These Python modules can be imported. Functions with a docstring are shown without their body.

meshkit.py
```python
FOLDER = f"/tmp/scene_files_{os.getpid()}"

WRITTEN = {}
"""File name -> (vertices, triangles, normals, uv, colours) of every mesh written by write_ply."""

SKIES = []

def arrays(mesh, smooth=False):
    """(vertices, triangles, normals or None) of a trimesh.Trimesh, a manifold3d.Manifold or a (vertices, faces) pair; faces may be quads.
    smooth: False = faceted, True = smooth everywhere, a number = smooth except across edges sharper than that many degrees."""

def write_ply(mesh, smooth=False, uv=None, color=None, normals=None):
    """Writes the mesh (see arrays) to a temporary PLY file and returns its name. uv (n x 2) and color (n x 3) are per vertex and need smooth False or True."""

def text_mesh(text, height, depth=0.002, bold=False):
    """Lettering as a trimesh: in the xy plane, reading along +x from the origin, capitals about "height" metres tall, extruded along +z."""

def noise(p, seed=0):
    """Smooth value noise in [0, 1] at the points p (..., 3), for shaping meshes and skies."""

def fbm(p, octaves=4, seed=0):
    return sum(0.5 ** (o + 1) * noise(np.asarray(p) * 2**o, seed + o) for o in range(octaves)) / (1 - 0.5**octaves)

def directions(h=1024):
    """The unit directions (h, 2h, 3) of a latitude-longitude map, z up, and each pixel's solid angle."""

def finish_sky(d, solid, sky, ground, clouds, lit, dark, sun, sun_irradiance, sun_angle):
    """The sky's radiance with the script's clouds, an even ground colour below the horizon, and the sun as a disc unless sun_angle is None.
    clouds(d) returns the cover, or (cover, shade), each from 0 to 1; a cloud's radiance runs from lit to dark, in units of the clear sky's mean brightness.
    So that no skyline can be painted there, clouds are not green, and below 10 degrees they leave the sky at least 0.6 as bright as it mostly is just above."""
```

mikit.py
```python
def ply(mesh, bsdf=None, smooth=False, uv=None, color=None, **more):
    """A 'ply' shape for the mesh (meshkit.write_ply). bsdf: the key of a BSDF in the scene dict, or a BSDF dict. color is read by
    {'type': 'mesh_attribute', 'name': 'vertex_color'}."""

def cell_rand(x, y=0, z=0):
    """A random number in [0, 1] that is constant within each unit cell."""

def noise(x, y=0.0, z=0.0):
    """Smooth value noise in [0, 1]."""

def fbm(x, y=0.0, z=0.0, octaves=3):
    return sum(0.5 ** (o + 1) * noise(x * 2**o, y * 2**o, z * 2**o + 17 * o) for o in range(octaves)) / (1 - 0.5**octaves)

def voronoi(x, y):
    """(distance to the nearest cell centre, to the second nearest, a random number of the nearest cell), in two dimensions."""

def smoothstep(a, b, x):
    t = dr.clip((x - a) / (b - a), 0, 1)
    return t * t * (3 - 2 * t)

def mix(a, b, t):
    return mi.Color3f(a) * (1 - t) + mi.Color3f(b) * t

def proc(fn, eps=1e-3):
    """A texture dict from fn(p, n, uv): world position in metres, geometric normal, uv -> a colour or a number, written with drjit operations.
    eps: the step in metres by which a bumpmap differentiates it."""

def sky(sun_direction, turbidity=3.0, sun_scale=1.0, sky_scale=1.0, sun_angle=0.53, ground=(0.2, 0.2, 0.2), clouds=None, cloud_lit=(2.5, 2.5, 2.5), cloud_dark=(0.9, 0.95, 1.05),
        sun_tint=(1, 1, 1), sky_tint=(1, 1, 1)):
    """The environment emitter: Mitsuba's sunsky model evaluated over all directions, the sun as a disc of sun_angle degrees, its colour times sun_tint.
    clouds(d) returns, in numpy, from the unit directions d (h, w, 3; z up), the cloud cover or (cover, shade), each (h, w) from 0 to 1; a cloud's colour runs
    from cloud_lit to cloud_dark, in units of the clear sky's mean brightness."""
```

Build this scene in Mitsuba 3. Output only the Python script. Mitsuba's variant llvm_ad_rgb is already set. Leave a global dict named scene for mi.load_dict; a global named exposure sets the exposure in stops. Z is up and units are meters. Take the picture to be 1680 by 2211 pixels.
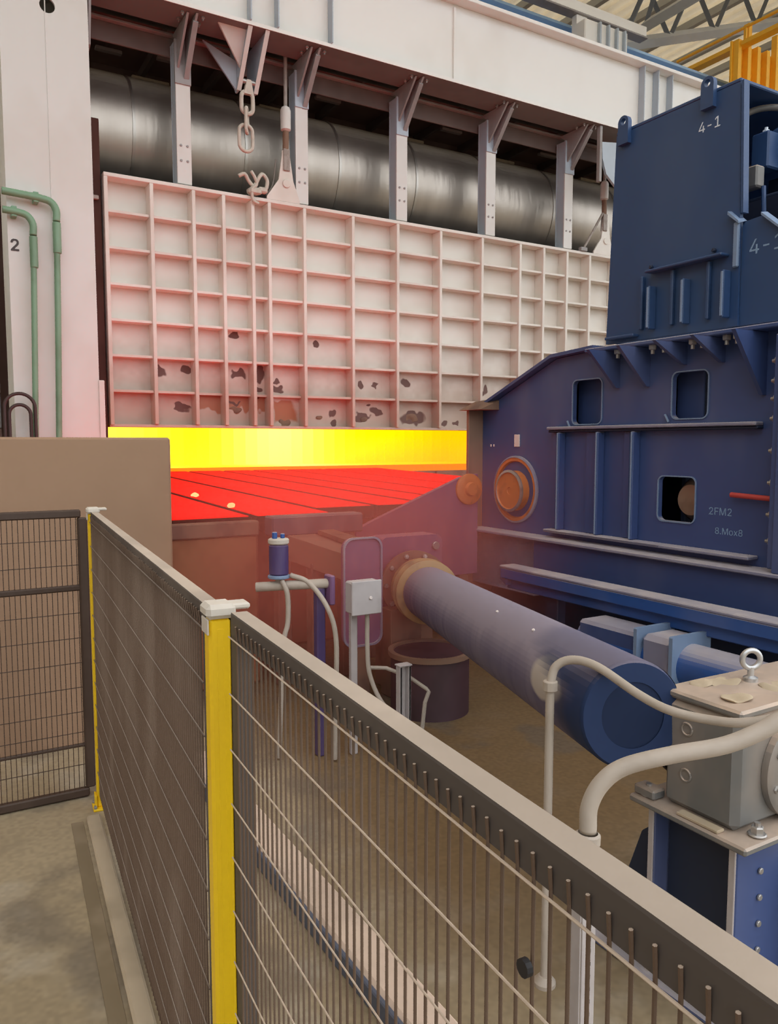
import math, random
import numpy as np, trimesh, drjit as dr, mitsuba as mi
import mikit, meshkit
from mikit import noise, fbm, smoothstep, mix, proc
from shapely.geometry import Polygon, Point, box as sbox
from shapely import affinity

# ---------------------------------------------------------------- camera, light, exposure
exposure = 0.0
T4 = mi.ScalarTransform4f
scene, labels = {}, {}
YAW, PITCH, FPX, EYE = math.radians(30.5), math.atan(147.5 / 1700), 1700.0, (0, 0, 1.7)
FWD = (math.sin(YAW) * math.cos(PITCH), math.cos(YAW) * math.cos(PITCH), -math.sin(PITCH))
scene['camera'] = {'type': 'perspective', 'fov_axis': 'x', 'fov': 2 * math.degrees(math.atan(840 / FPX)), 'near_clip': 0.05, 'far_clip': 300.0,
                   'to_world': T4().look_at(origin=EYE, target=[EYE[i] + FWD[i] for i in range(3)], up=[0, 0, 1])}


def clouds(d):
    n = meshkit.fbm(d * 2.2, 3, 4)
    return 0.93 + 0 * n, np.clip(0.25 + 0.5 * n, 0, 1)


SKY = 18.5
scene['sky'] = mikit.sky([0.25, -0.55, 0.8], turbidity=4, sun_scale=0.0, sky_scale=SKY, clouds=clouds, cloud_lit=(1.03, 1.035, 1.0), cloud_dark=(0.82, 0.84, 0.86), ground=(0.25, 0.23, 0.2))

# ---------------------------------------------------------------- helpers
rng = random.Random(7)


def cat(ms):
    return trimesh.util.concatenate([m for m in ms if m is not None])


def cb(x0, x1, y0, y1, z0, z1, c=0.006):
    """A box with chamfered edges."""
    lo, hi = np.array([min(x0, x1), min(y0, y1), min(z0, z1)]), np.array([max(x0, x1), max(y0, y1), max(z0, z1)])
    c = min(c, 0.3 * float((hi - lo).min()))
    pts = []
    for s in np.ndindex(2, 2, 2):
        k = np.where(np.array(s) == 0, lo, hi)
        sg = np.where(np.array(s) == 0, 1, -1)
        for a in range(3):
            q = k + sg * c
            q[a] = k[a]
            pts.append(q)
    return trimesh.convex.convex_hull(np.array(pts))


def hull(pts):
    return trimesh.convex.convex_hull(np.array(pts, float))


def curve(pts, n=8):
    """Catmull-Rom points through pts."""
    P = np.array(pts, float)
    if len(P) < 3:
        return P
    Q = np.vstack([2 * P[0] - P[1], P, 2 * P[-1] - P[-2]])
    out = []
    for i in range(1, len(Q) - 2):
        for t in np.arange(n) / n:
            a, b, c, d = Q[i - 1:i + 3]
            out.append(0.5 * (2 * b + (c - a) * t + (2 * a - 5 * b + 4 * c - d) * t * t + (3 * b - a - 3 * c + d) * t ** 3))
    return np.array(out + [P[-1]])


def tube(pts, r, n=10, sm=0):
    """A capped round bar along pts."""
    P = curve(pts, sm) if sm else np.array(pts, float)
    d = np.gradient(P, axis=0)
    d /= np.linalg.norm(d, axis=1, keepdims=True)
    u = np.cross(d[0], [0, 0, 1] if abs(d[0][2]) < 0.9 else [1, 0, 0])
    R = np.broadcast_to(r, len(P))
    a = np.arange(n) * 2 * np.pi / n
    V = []
    for i in range(len(P)):
        u = u - d[i] * (u @ d[i])
        u /= np.linalg.norm(u)
        w = np.cross(d[i], u)
        V.append(P[i] + R[i] * (np.cos(a)[:, None] * u + np.sin(a)[:, None] * w))
    V = np.vstack(V + [P[:1], P[-1:]])
    F = []
    m = len(P)
    for i in range(m - 1):
        for k in range(n):
            k2 = (k + 1) % n
            F += [[i * n + k, i * n + k2, (i + 1) * n + k2], [i * n + k, (i + 1) * n + k2, (i + 1) * n + k]]
    for k in range(n):
        k2 = (k + 1) % n
        F += [[m * n, k2, k], [m * n + 1, (m - 1) * n + k, (m - 1) * n + k2]]
    return trimesh.Trimesh(V, F, process=False)


def ring(c, R, r, ax, n=20, m=8, arc=(0, 2 * math.pi)):
    """A torus (or an arc of one) about the axis ax."""
    ax = np.array(ax, float) / np.linalg.norm(ax)
    u = np.cross(ax, [0.3, 0.2, 0.9])
    u /= np.linalg.norm(u)
    w = np.cross(ax, u)
    t = np.linspace(arc[0], arc[1], n + 1)
    return tube(np.array(c) + R * (np.cos(t)[:, None] * u + np.sin(t)[:, None] * w), r, m)


def link(c, L, W, r, up, side):
    """One long chain link: centre, length, width, wire radius, directions."""
    up, side = np.array(up, float), np.array(side, float)
    t = np.linspace(0, 2 * np.pi, 25)
    s = np.sign(np.sin(t)) * max(L / 2 - W / 2, 0) * (np.abs(np.sin(t)) > 1e-6)
    return tube(np.array(c) + np.outer(np.sin(t) * W / 2 + s, up) + np.outer(np.cos(t) * W / 2, side), r, 8)


def prism(poly, plane, a0, a1):
    """A 2-D outline extruded: plane 'X' takes (Y, Z) outlines, 'Y' takes (X, Z), 'Z' takes (X, Y)."""
    poly = poly if isinstance(poly, Polygon) else Polygon(poly)
    m = trimesh.creation.extrude_polygon(poly, abs(a1 - a0), engine='earcut')
    v = m.vertices.copy()
    a, b, h = v[:, 0], v[:, 1], v[:, 2] + min(a0, a1)
    m.vertices = {'X': np.stack([h, a, b], 1), 'Y': np.stack([a, h, b], 1), 'Z': np.stack([a, b, h], 1)}[plane]
    if plane == 'Y':
        m.invert()
    return m


def lathe(prof, o, ax, n=32):
    """A turned shape: prof is [(radius, distance along the axis)], from o along ax."""
    ax = np.array(ax, float) / np.linalg.norm(ax)
    u = np.cross(ax, [0, 0, 1] if abs(ax[2]) < 0.9 else [1, 0, 0])
    u /= np.linalg.norm(u)
    w = np.cross(ax, u)
    a = np.arange(n) * 2 * np.pi / n
    V = [np.array(o) + ax * h + max(r, 1e-5) * (np.cos(a)[:, None] * u + np.sin(a)[:, None] * w) for r, h in prof]
    F = []
    for i in range(len(prof) - 1):
        for k in range(n):
            k2 = (k + 1) % n
            F += [[i * n + k, i * n + k2, (i + 1) * n + k2], [i * n + k, (i + 1) * n + k2, (i + 1) * n + k]]
    return trimesh.Trimesh(np.vstack(V), F, process=False)


def rod(o, ax, L, r, c=0.003, n=16):
    return lathe([(0, 0), (r - c, 0), (r, c), (r, L - c), (r - c, L), (0, L)], o, ax, n)


def nut(o, ax, r=0.03, h=0.03, shank=0.02):
    return cat([lathe([(0, 0), (r, 0), (r, h), (r * .8, h + .004), (0, h + .004)], o, ax, 6), lathe([(r * .5, h), (r * .5, h + shank), (0, h + shank)], o, ax, 8)])


def wobble(m, amp, freq, seed=0):
    m = m.copy()
    m.vertices = m.vertices + amp * (np.stack([meshkit.noise(m.vertices * freq + 31 * k, seed + k) for k in range(3)], 1) - 0.5) * 2
    return m


def num(key):
    if key not in scene and key not in labels and not any(k.startswith(key + '__') for k in scene):
        return key
    i = 1
    while (k := f'{key}_{i:03d}') in scene or k in labels or any(q.startswith(k + '__') for q in scene):
        i += 1
    return k


def thing(name, label, category, group=None):
    k = num(name)
    labels[k] = {'label': label, 'category': category}
    if group:
        labels[k]['group'] = group
    return k


def part(parent, name, mesh, mat, smooth=False, label=None, kind=None, **more):
    k = num(f'{parent}__{name}')
    scene[k] = mikit.ply(mesh, mat, smooth, **more)
    d = {}
    if label:
        d['label'] = label
    if kind:
        d['kind'] = kind
    if d:
        labels[k] = d
    return k


def single(name, mesh, mat, label, category, smooth=False, group=None, kind=None, **more):
    k = num(name)
    scene[k] = mikit.ply(mesh, mat, smooth, **more)
    labels[k] = {'label': label, 'category': category}
    if group:
        labels[k]['group'] = group
    if kind:
        labels[k]['kind'] = kind
    return k


def struct(name, mesh, mat, label, smooth=False, **more):
    k = num(name)
    scene[k] = mikit.ply(mesh, mat, smooth, **more)
    labels[k] = {'label': label, 'kind': 'structure'}
    return k


# ---------------------------------------------------------------- materials
def material(name, fn, rough=0.5, metal=0.0, spec=0.5, bump=None, **more):
    c = proc(fn) if callable(fn) else {'type': 'rgb', 'value': list(fn)}
    b = {'type': 'principled', 'base_color': c, 'roughness': rough, 'metallic': metal, 'specular': spec, **more}
    if bump:
        b = {'type': 'bumpmap', 'arbitrary': proc(bump[0], 2e-3), 'scale': bump[1], 'bsdf': b}
    scene[name] = {'type': 'twosided', 'bsdf': b}


def worn(base, dirt, amt=0.5, f=3.0, lo=0.45, hi=0.75):
    def fn(p, n, uv):
        return mix(base, dirt, amt * smoothstep(lo, hi, fbm(p.x * f, p.y * f, p.z * f * 0.6, 4)))
    return fn


def dusty(base, dust, f=4.0, side=0.25, top=0.85):
    """Paint with dust that has settled on what faces up, and stains."""
    def fn(p, n, uv):
        w = fbm(p.x * f, p.y * f, p.z * f * 0.35, 4)
        k = side * smoothstep(0.42, 0.8, w) + top * smoothstep(0.35, 0.9, n.z) * (0.6 + 0.5 * w)
        return mix(base, dust, dr.clip(k, 0, 1))
    return fn


WHITE, DUST = (0.62, 0.605, 0.575), (0.42, 0.36, 0.30)
material('m_white', worn(WHITE, (0.55, 0.51, 0.46), 0.5, 1.6), 0.5)
material('m_girder', worn((0.76, 0.75, 0.72), (0.66, 0.63, 0.58), 0.5, 1.1), 0.5)
material('m_bluegrey', worn((0.38, 0.44, 0.50), (0.32, 0.36, 0.40), 0.4, 2), 0.5)  # plain blue-grey parts; also bluish sky light painted on post and stiffener sides
material('m_greysteel', worn((0.28, 0.265, 0.26), (0.19, 0.165, 0.155), 0.6, 3), 0.55)
material('m_flange_shade', worn((0.17, 0.15, 0.145), (0.12, 0.10, 0.095), 0.6, 2), 0.6)  # shade under the white girder put into the flange colour
material('m_dark', worn((0.20, 0.125, 0.11), (0.26, 0.18, 0.16), 0.8, 1.5), 0.8, spec=0.2)
material('m_dark_steel', worn((0.17, 0.13, 0.12), (0.10, 0.075, 0.066), 0.7, 2), 0.7, spec=0.3)
material('m_pale_batten', (0.34, 0.29, 0.27), 0.6)

SPOTS = [(2.885, 2.698, .10, .10), (3.263, 2.715, .10, .06), (4.031, 2.717, .11, .06), (4.356, 2.731, .08, .10), (3.971, 3.288, .07, .07), (5.286, 3.231, .06, .06), (4.648, 2.509, .11, .05),
         (6.908, 2.707, .10, .07), (6.081, 2.646, .06, .06), (6.319, 2.655, .05, .04), (7.046, 2.131, .24, .12), (3.199, 2.211, .14, .05), (8.556, 2.618, .06, .10), (7.702, 2.024, .08, .05),
         (7.944, 2.027, .06, .04), (5.582, 2.172, .06, .06), (6.121, 2.131, .13, .07), (6.379, 2.21, .12, .05), (8.288, 2.224, .09, .07), (5.6, 2.03, .05, .04), (4.3, 2.5, .09, .05), (4.62, 2.62, .07, .03),
         (6.25, 2.3, .05, .03), (3.95, 2.3, .1, .03)]


def door_fn(p, n, uv):
    w = fbm(p.x * 6, p.z * 6, 3.0, 3)
    q = noise(p.x * 14, p.z * 14, 1.0)
    c = mix((0.68, 0.64, 0.58), (0.60, 0.53, 0.46), 0.7 * smoothstep(0.4, 0.75, fbm(p.x * 1.3, p.z * 1.3, 9.0, 3)))
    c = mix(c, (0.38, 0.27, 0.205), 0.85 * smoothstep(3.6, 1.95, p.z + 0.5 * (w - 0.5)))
    hit = mi.Float(0)
    for x, z, a, b in SPOTS:
        d = dr.square((p.x - x + 0.12 * (w - 0.5)) / a) + dr.square((p.z - z + 0.10 * (q - 0.5)) / b)
        hit = dr.maximum(hit, smoothstep(1.25, 0.75, d))
    xx, zz = p.x + 0.10 * (w - 0.5), p.z + 0.08 * (q - 0.5)
    r1 = smoothstep(3.40, 3.44, xx) * smoothstep(4.50, 4.44, xx) * smoothstep(2.17, 2.21, zz + 0.05 * (q - .5)) * smoothstep(2.42, 2.40, p.z)
    r2 = smoothstep(4.58, 4.62, xx) * smoothstep(4.97, 4.90, xx + 0.4 * (p.z - 2.2)) * smoothstep(2.0, 2.06, zz) * smoothstep(2.37, 2.34, zz)
    c = mix(c, (0.30, 0.12, 0.06), 0.95 * r1)
    c = mix(c, (0.32, 0.11, 0.045), 0.95 * r2)
    return mix(c, (0.11, 0.045, 0.033), 0.97 * hit)


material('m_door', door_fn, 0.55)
def rib_fn(p, n, uv):
    w = fbm(p.x * 6, p.z * 6, 3.0, 3)
    c = mix((0.68, 0.64, 0.58), (0.55, 0.48, 0.42), 0.6 * smoothstep(0.45, 0.75, fbm(p.x * 1.5, p.y * 1.5, p.z * 0.9, 4)))
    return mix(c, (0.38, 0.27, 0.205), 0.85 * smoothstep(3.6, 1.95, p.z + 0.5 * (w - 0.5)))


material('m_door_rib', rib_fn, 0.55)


def duct_fn(p, n, uv):
    s = fbm(p.x * 5.0, p.z * 0.7, p.y * 0.7, 4)
    c = mix((0.50, 0.45, 0.395), (0.36, 0.315, 0.27), s)
    return mix(c, (0.30, 0.25, 0.18), 0.9 * smoothstep(0.45, 0.85, n.z))


material('m_duct', duct_fn, 0.40, metal=proc(lambda p, n, uv: 0.88 - 0.8 * smoothstep(0.45, 0.85, n.z)), bump=(lambda p, n, uv: fbm(p.x * 9, p.z * 1.2, p.y, 3), 0.012))
material('m_seam', (0.42, 0.39, 0.35), 0.35, metal=0.9)
BLUE, BLUEDUST = (0.042, 0.070, 0.185), (0.44, 0.40, 0.40)
material('m_blue', dusty(BLUE, BLUEDUST, 2.5, 0.12, 0.8), 0.42)
material('m_blue_hood', dusty((0.022, 0.056, 0.145), (0.07, 0.11, 0.19), 1.7, 0.35, 0.3), 0.45)
material('m_blue_bright', dusty((0.02, 0.075, 0.26), BLUEDUST, 2.5, 0.12, 0.85), 0.38)
material('m_blue_edge', (0.17, 0.24, 0.36), 0.45)
material('m_blue_ledge', dusty((0.20, 0.20, 0.28), (0.42, 0.38, 0.38), 5, 0.5, 0.8), 0.5)
material('m_bolster', dusty((0.09, 0.07, 0.09), (0.30, 0.22, 0.20), 4, 0.4, 0.5), 0.6)
material('m_blue_redlit', dusty((0.16, 0.075, 0.16), (0.40, 0.2, 0.22), 3, 0.4, 0.5), 0.5)  # blue paint with the red glow from the hot zone mixed in
material('m_slate', (0.085, 0.095, 0.13), 0.6)
material('m_violet', dusty((0.055, 0.035, 0.12), (0.2, 0.14, 0.2), 6, .3, .6), 0.45)  # darker blue paint, reddened to carry the same glow
material('m_navy_clean', (0.010, 0.020, 0.055), 0.65, spec=0.2)
material('m_navy_dark', (0.012, 0.02, 0.045), 0.6)
material('m_black', (0.015, 0.013, 0.014), 0.6)


def shaft_fn(p, n, uv):
    w = fbm(p.x * 9, p.y * 2.2, p.z * 4, 4)
    streak = fbm(p.x * 3, p.y * 14, p.z * 2, 3)
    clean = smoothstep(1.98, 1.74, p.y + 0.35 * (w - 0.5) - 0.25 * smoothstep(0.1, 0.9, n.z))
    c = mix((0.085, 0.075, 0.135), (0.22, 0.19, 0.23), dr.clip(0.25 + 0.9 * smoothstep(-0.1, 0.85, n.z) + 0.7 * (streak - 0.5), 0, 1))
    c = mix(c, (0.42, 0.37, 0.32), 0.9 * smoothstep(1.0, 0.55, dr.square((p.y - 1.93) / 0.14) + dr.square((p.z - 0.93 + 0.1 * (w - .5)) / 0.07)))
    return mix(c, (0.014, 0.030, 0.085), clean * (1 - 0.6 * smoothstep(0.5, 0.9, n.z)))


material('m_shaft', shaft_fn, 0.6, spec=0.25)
material('m_maroon', worn((0.06, 0.028, 0.035), (0.035, 0.018, 0.02), 0.6, 4), 0.6)
material('m_roller', worn((0.30, 0.23, 0.16), (0.18, 0.13, 0.09), 0.6, 8), 0.35, metal=0.4)
material('m_hub', worn((0.55, 0.17, 0.045), (0.32, 0.12, 0.045), 0.7, 9), 0.45)
material('m_brass', worn((0.34, 0.22, 0.10), (0.18, 0.12, 0.08), 0.7, 9), 0.5)
material('m_rust', worn((0.20, 0.115, 0.075), (0.11, 0.06, 0.045), 0.8, 5), 0.75)
material('m_jamb', worn((0.075, 0.035, 0.028), (0.045, 0.022, 0.018), 0.6, 3), 0.85, spec=0.15)
material('m_primer', worn((0.24, 0.145, 0.10), (0.15, 0.085, 0.06), 0.7, 4), 0.7)


def floor_fn(p, n, uv):
    a = fbm(p.x * 0.8, p.y * 0.8, 0.0, 4)
    b = fbm(p.x * 5, p.y * 5, 2.0, 4)
    s = noise(p.x * 60, p.y * 60, 1.0)
    c = mix((0.34, 0.27, 0.175), (0.27, 0.21, 0.13), smoothstep(0.3, 0.75, a))
    c = mix(c, (0.38, 0.33, 0.255), 0.6 * smoothstep(0.5, 0.8, b))
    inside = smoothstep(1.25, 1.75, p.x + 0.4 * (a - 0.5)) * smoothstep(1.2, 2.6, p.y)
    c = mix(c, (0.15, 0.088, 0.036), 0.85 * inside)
    c = mix(c, (0.12, 0.10, 0.08), 0.55 * smoothstep(0.58, 0.75, fbm(p.x * 2.3, p.y * 2.3, 7.0, 4)))
    stain = smoothstep(0.5, 0.7, fbm(p.x * 7, p.y * 7, 11.0, 4)) * smoothstep(2.35, 2.1, p.y + 0.3 * (b - .5)) * smoothstep(0.6, 0.4, p.x)
    c = mix(c, (0.10, 0.085, 0.07), 0.7 * stain)
    return c * (0.9 + 0.2 * s)


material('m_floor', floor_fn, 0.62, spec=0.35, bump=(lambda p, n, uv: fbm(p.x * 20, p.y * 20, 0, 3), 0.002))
material('m_concrete', worn((0.31, 0.195, 0.125), (0.24, 0.15, 0.095), 0.6, 1.4), 0.8, spec=0.2)
material('m_kerb', worn((0.44, 0.355, 0.25), (0.30, 0.24, 0.165), 0.6, 6), 0.8, spec=0.2)
material('m_kerb_pale', worn((0.62, 0.48, 0.38), (0.44, 0.34, 0.27), 0.6, 6), 0.8, spec=0.2)
material('m_dark_strip', worn((0.19, 0.145, 0.09), (0.27, 0.21, 0.14), 0.6, 6), 0.8, spec=0.2)
material('m_plinth', worn((0.30, 0.14, 0.07), (0.15, 0.065, 0.03), 0.7, 3), 0.85, spec=0.2)
material('m_yellow', worn((0.80, 0.52, 0.01), (0.70, 0.42, 0.02), 0.4, 5), 0.38)
material('m_crane_yellow', worn((0.85, 0.45, 0.03), (0.75, 0.36, 0.03), 0.4, 2), 0.45)
material('m_rail', dusty((0.075, 0.060, 0.052), (0.42, 0.345, 0.275), 6, 0.10, 1.0), 0.6)
material('m_wire', dusty((0.11, 0.068, 0.045), (0.5, 0.40, 0.32), 6, 0.1, 0.8), 0.5)
material('m_wire_dim', dusty((0.085, 0.06, 0.047), (0.4, 0.32, 0.26), 6, 0.1, 0.5), 0.6)
material('m_wire_cross', (0.50, 0.40, 0.31), 0.5)
material('m_frame_dark', worn((0.05, 0.028, 0.018), (0.075, 0.045, 0.03), 0.5, 6), 0.6)
material('m_cap', worn((0.52, 0.47, 0.40), (0.42, 0.37, 0.31), 0.5, 20), 0.6)
material('m_green', worn((0.17, 0.30, 0.19), (0.10, 0.16, 0.09), 0.6, 3), 0.45)
material('m_conduit', worn((0.40, 0.34, 0.28), (0.30, 0.25, 0.20), 0.6, 12), 0.6)
material('m_box', worn((0.42, 0.38, 0.37), (0.34, 0.30, 0.29), 0.5, 12), 0.5)
material('m_gearbox', dusty((0.16, 0.16, 0.155), (0.52, 0.40, 0.31), 7, 0.35, 1.0), 0.5, metal=0.25)
material('m_bolt', worn((0.42, 0.40, 0.38), (0.22, 0.20, 0.19), 0.6, 20), 0.35, metal=0.7)
material('m_zinc', (0.55, 0.55, 0.55), 0.35, metal=0.8)
material('m_chalk', (0.62, 0.68, 0.74), 0.9)
material('m_chalk_faint', (0.20, 0.30, 0.44), 0.9)
material('m_red', (0.50, 0.06, 0.05), 0.5)
material('m_label', (0.70, 0.62, 0.58), 0.6)
material('m_hose', (0.045, 0.022, 0.020), 0.6)
material('m_ink', (0.07, 0.06, 0.06), 0.8)
material('m_ropegrey', worn((0.30, 0.26, 0.23), (0.2, 0.16, 0.13), 0.6, 20), 0.6)
scene['m_roof'] = {'type': 'principledthin', 'base_color': proc(worn((0.90, 0.78, 0.57), (0.70, 0.60, 0.43), 0.6, 0.7)), 'roughness': 0.8, 'diff_trans': 0.42, 'spec_trans': 0.0}  # translucency added so the sky brightens the roof from above
material('m_truss', worn((0.40, 0.41, 0.41), (0.32, 0.32, 0.32), 0.5, 1), 0.6)
material('m_truss_dark', (0.10, 0.11, 0.125), 0.6)
material('m_runway', (0.34, 0.52, 0.74), 0.5)
material('m_wall_far', worn((0.42, 0.40, 0.37), (0.3, 0.28, 0.26), 0.5, 0.6), 0.8, spec=0.2)
material('m_hot_crust', worn((0.03, 0.008, 0.006), (0.015, 0.005, 0.004), 0.6, 5), 0.9, spec=0.05)
material('m_ladder', (0.5, 0.5, 0.5), 0.6)

# ---------------------------------------------------------------- the setting: floor, roof, walls
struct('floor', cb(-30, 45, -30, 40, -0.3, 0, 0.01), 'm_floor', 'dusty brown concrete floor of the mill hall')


def roof_sheet(x0, x1, y0, y1, z, pitch=0.5, h=0.09):
    xs, zs = [], []
    x = x0
    while x < x1:
        for dx, dz in ((0, 0), (pitch * .3, 0), (pitch * .4, h), (pitch * .85, h), (pitch * .95, 0)):
            xs.append(x + dx)
            zs.append(z + dz + 0.10 * (x + dx - 14) * 0.6)
        x += pitch
    n = len(xs)
    V = [[x, y, zz] for y in (y0, y1) for x, zz in zip(xs, zs)]
    F = [f for i in range(n - 1) for f in ([i, i + 1, n + i + 1], [i, n + i + 1, n + i])]
    return trimesh.Trimesh(V, F, process=False)


ceiling = struct('ceiling', roof_sheet(-16, 44, 1.5, 38, 14.6), 'm_roof', 'tan corrugated roof sheets over the hall')
for i in range(17):
    x = 10 + 1.9 * i
    part(ceiling, 'purlin', cb(x, x + 0.16, 1.5, 38, 14.33 + 0.06 * (x - 14), 14.57 + 0.06 * (x - 14), 0.01), 'm_truss')
struct('wall_far', cb(-16, 44, 38, 38.3, 0, 7, 0.02), 'm_wall_far', 'distant grey end wall of the hall')
struct('wall_right', cb(44, 44.3, -1, 38, 0, 7, 0.02), 'm_wall_far', 'distant grey side wall of the hall')
struct('wall_left', cb(-16.3, -16, -30, 38, 0, 12.6, 0.02), 'm_wall_far', 'distant grey side wall left of the furnace')  # unseen hall wall, extended forward to darken left-facing surfaces
# the low concrete wall behind the mesh gate, and the block beside it
struct('wall_low', cb(-1.9, 1.24, 4.615, 5.05, 0, 1.735, 0.012), 'm_concrete', 'low brown-grey concrete wall behind the mesh gate')
kerb_strip = struct('trim_1', cb(-0.03, 0.03, -1.5, 1.2, 0, 0.025, 0.008), 'm_kerb', 'pale concrete strip along the foot of the fence')
struct('trim_2', cb(-0.025, 0.025, -1.5, 1.2, 0, 0.004, 0.001), 'm_dark_strip', 'dark strip on the floor beside the pale strip')  # thin flat strip in a darker colour, laid on the floor
for k, off in (('trim_1', -0.035), ('trim_2', -0.105)):
    scene[k]['to_world'] = T4().translate([0.535 + off, 2.45, 0]).rotate([0, 0, 1], -4.35)
kb = struct('trim_3', cb(1.10, 1.235, -0.5, 4.0, 0, 0.075, 0.012), 'm_kerb_pale', 'low pale kerb on the floor behind the fence')
part(kb, 'edge_strip', cb(1.082, 1.099, -0.5, 4.0, 0, 0.07, 0.004), 'm_slate', label='blue-grey steel edge of the kerb')

# ---------------------------------------------------------------- the furnace: column, girder, posts, duct, soffit, door
col = thing('furnace_column', 'tall white boxed steel column carrying the green pipes', 'column')
hole = Polygon([(0.955, 0), (1.925, 0), (1.925, 8.9), (0.955, 8.9)]).difference(Point(1.474, 6.82).buffer(0.085, 24))
part(col, 'face_plate', prism(hole, 'Y', 10.40, 10.43), 'm_white')
part(col, 'shell', cat([cb(0.955, 0.985, 10.43, 11.1, 0, 8.9), cb(1.895, 1.925, 10.43, 10.95, 0, 8.9), cb(0.985, 1.895, 10.72, 10.75, 0, 8.9)]), 'm_white')
part(col, 'weld_seam', cb(1.44, 1.452, 10.392, 10.405, 0, 8.9, 0.002), 'm_white')
part(col, 'foot_plate', cb(1.915, 1.985, 10.38, 10.95, 0, 2.49, 0.006), 'm_white')
part(col, 'haunch', prism([(10.4, 7.5), (10.9, 7.5), (10.9, 6.5), (10.62, 6.6)], 'X', 1.96, 1.99), 'm_greysteel')
t2 = meshkit.text_mesh('2', 0.13, 0.004, True)
t2.apply_transform(np.array([[1, 0, 0, 0.965], [0, 0, -1, 10.398], [0, 1, 0, 3.96], [0, 0, 0, 1.0]]))
part(col, 'number', t2, 'm_ink', label='dark stencilled number 2')

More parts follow.
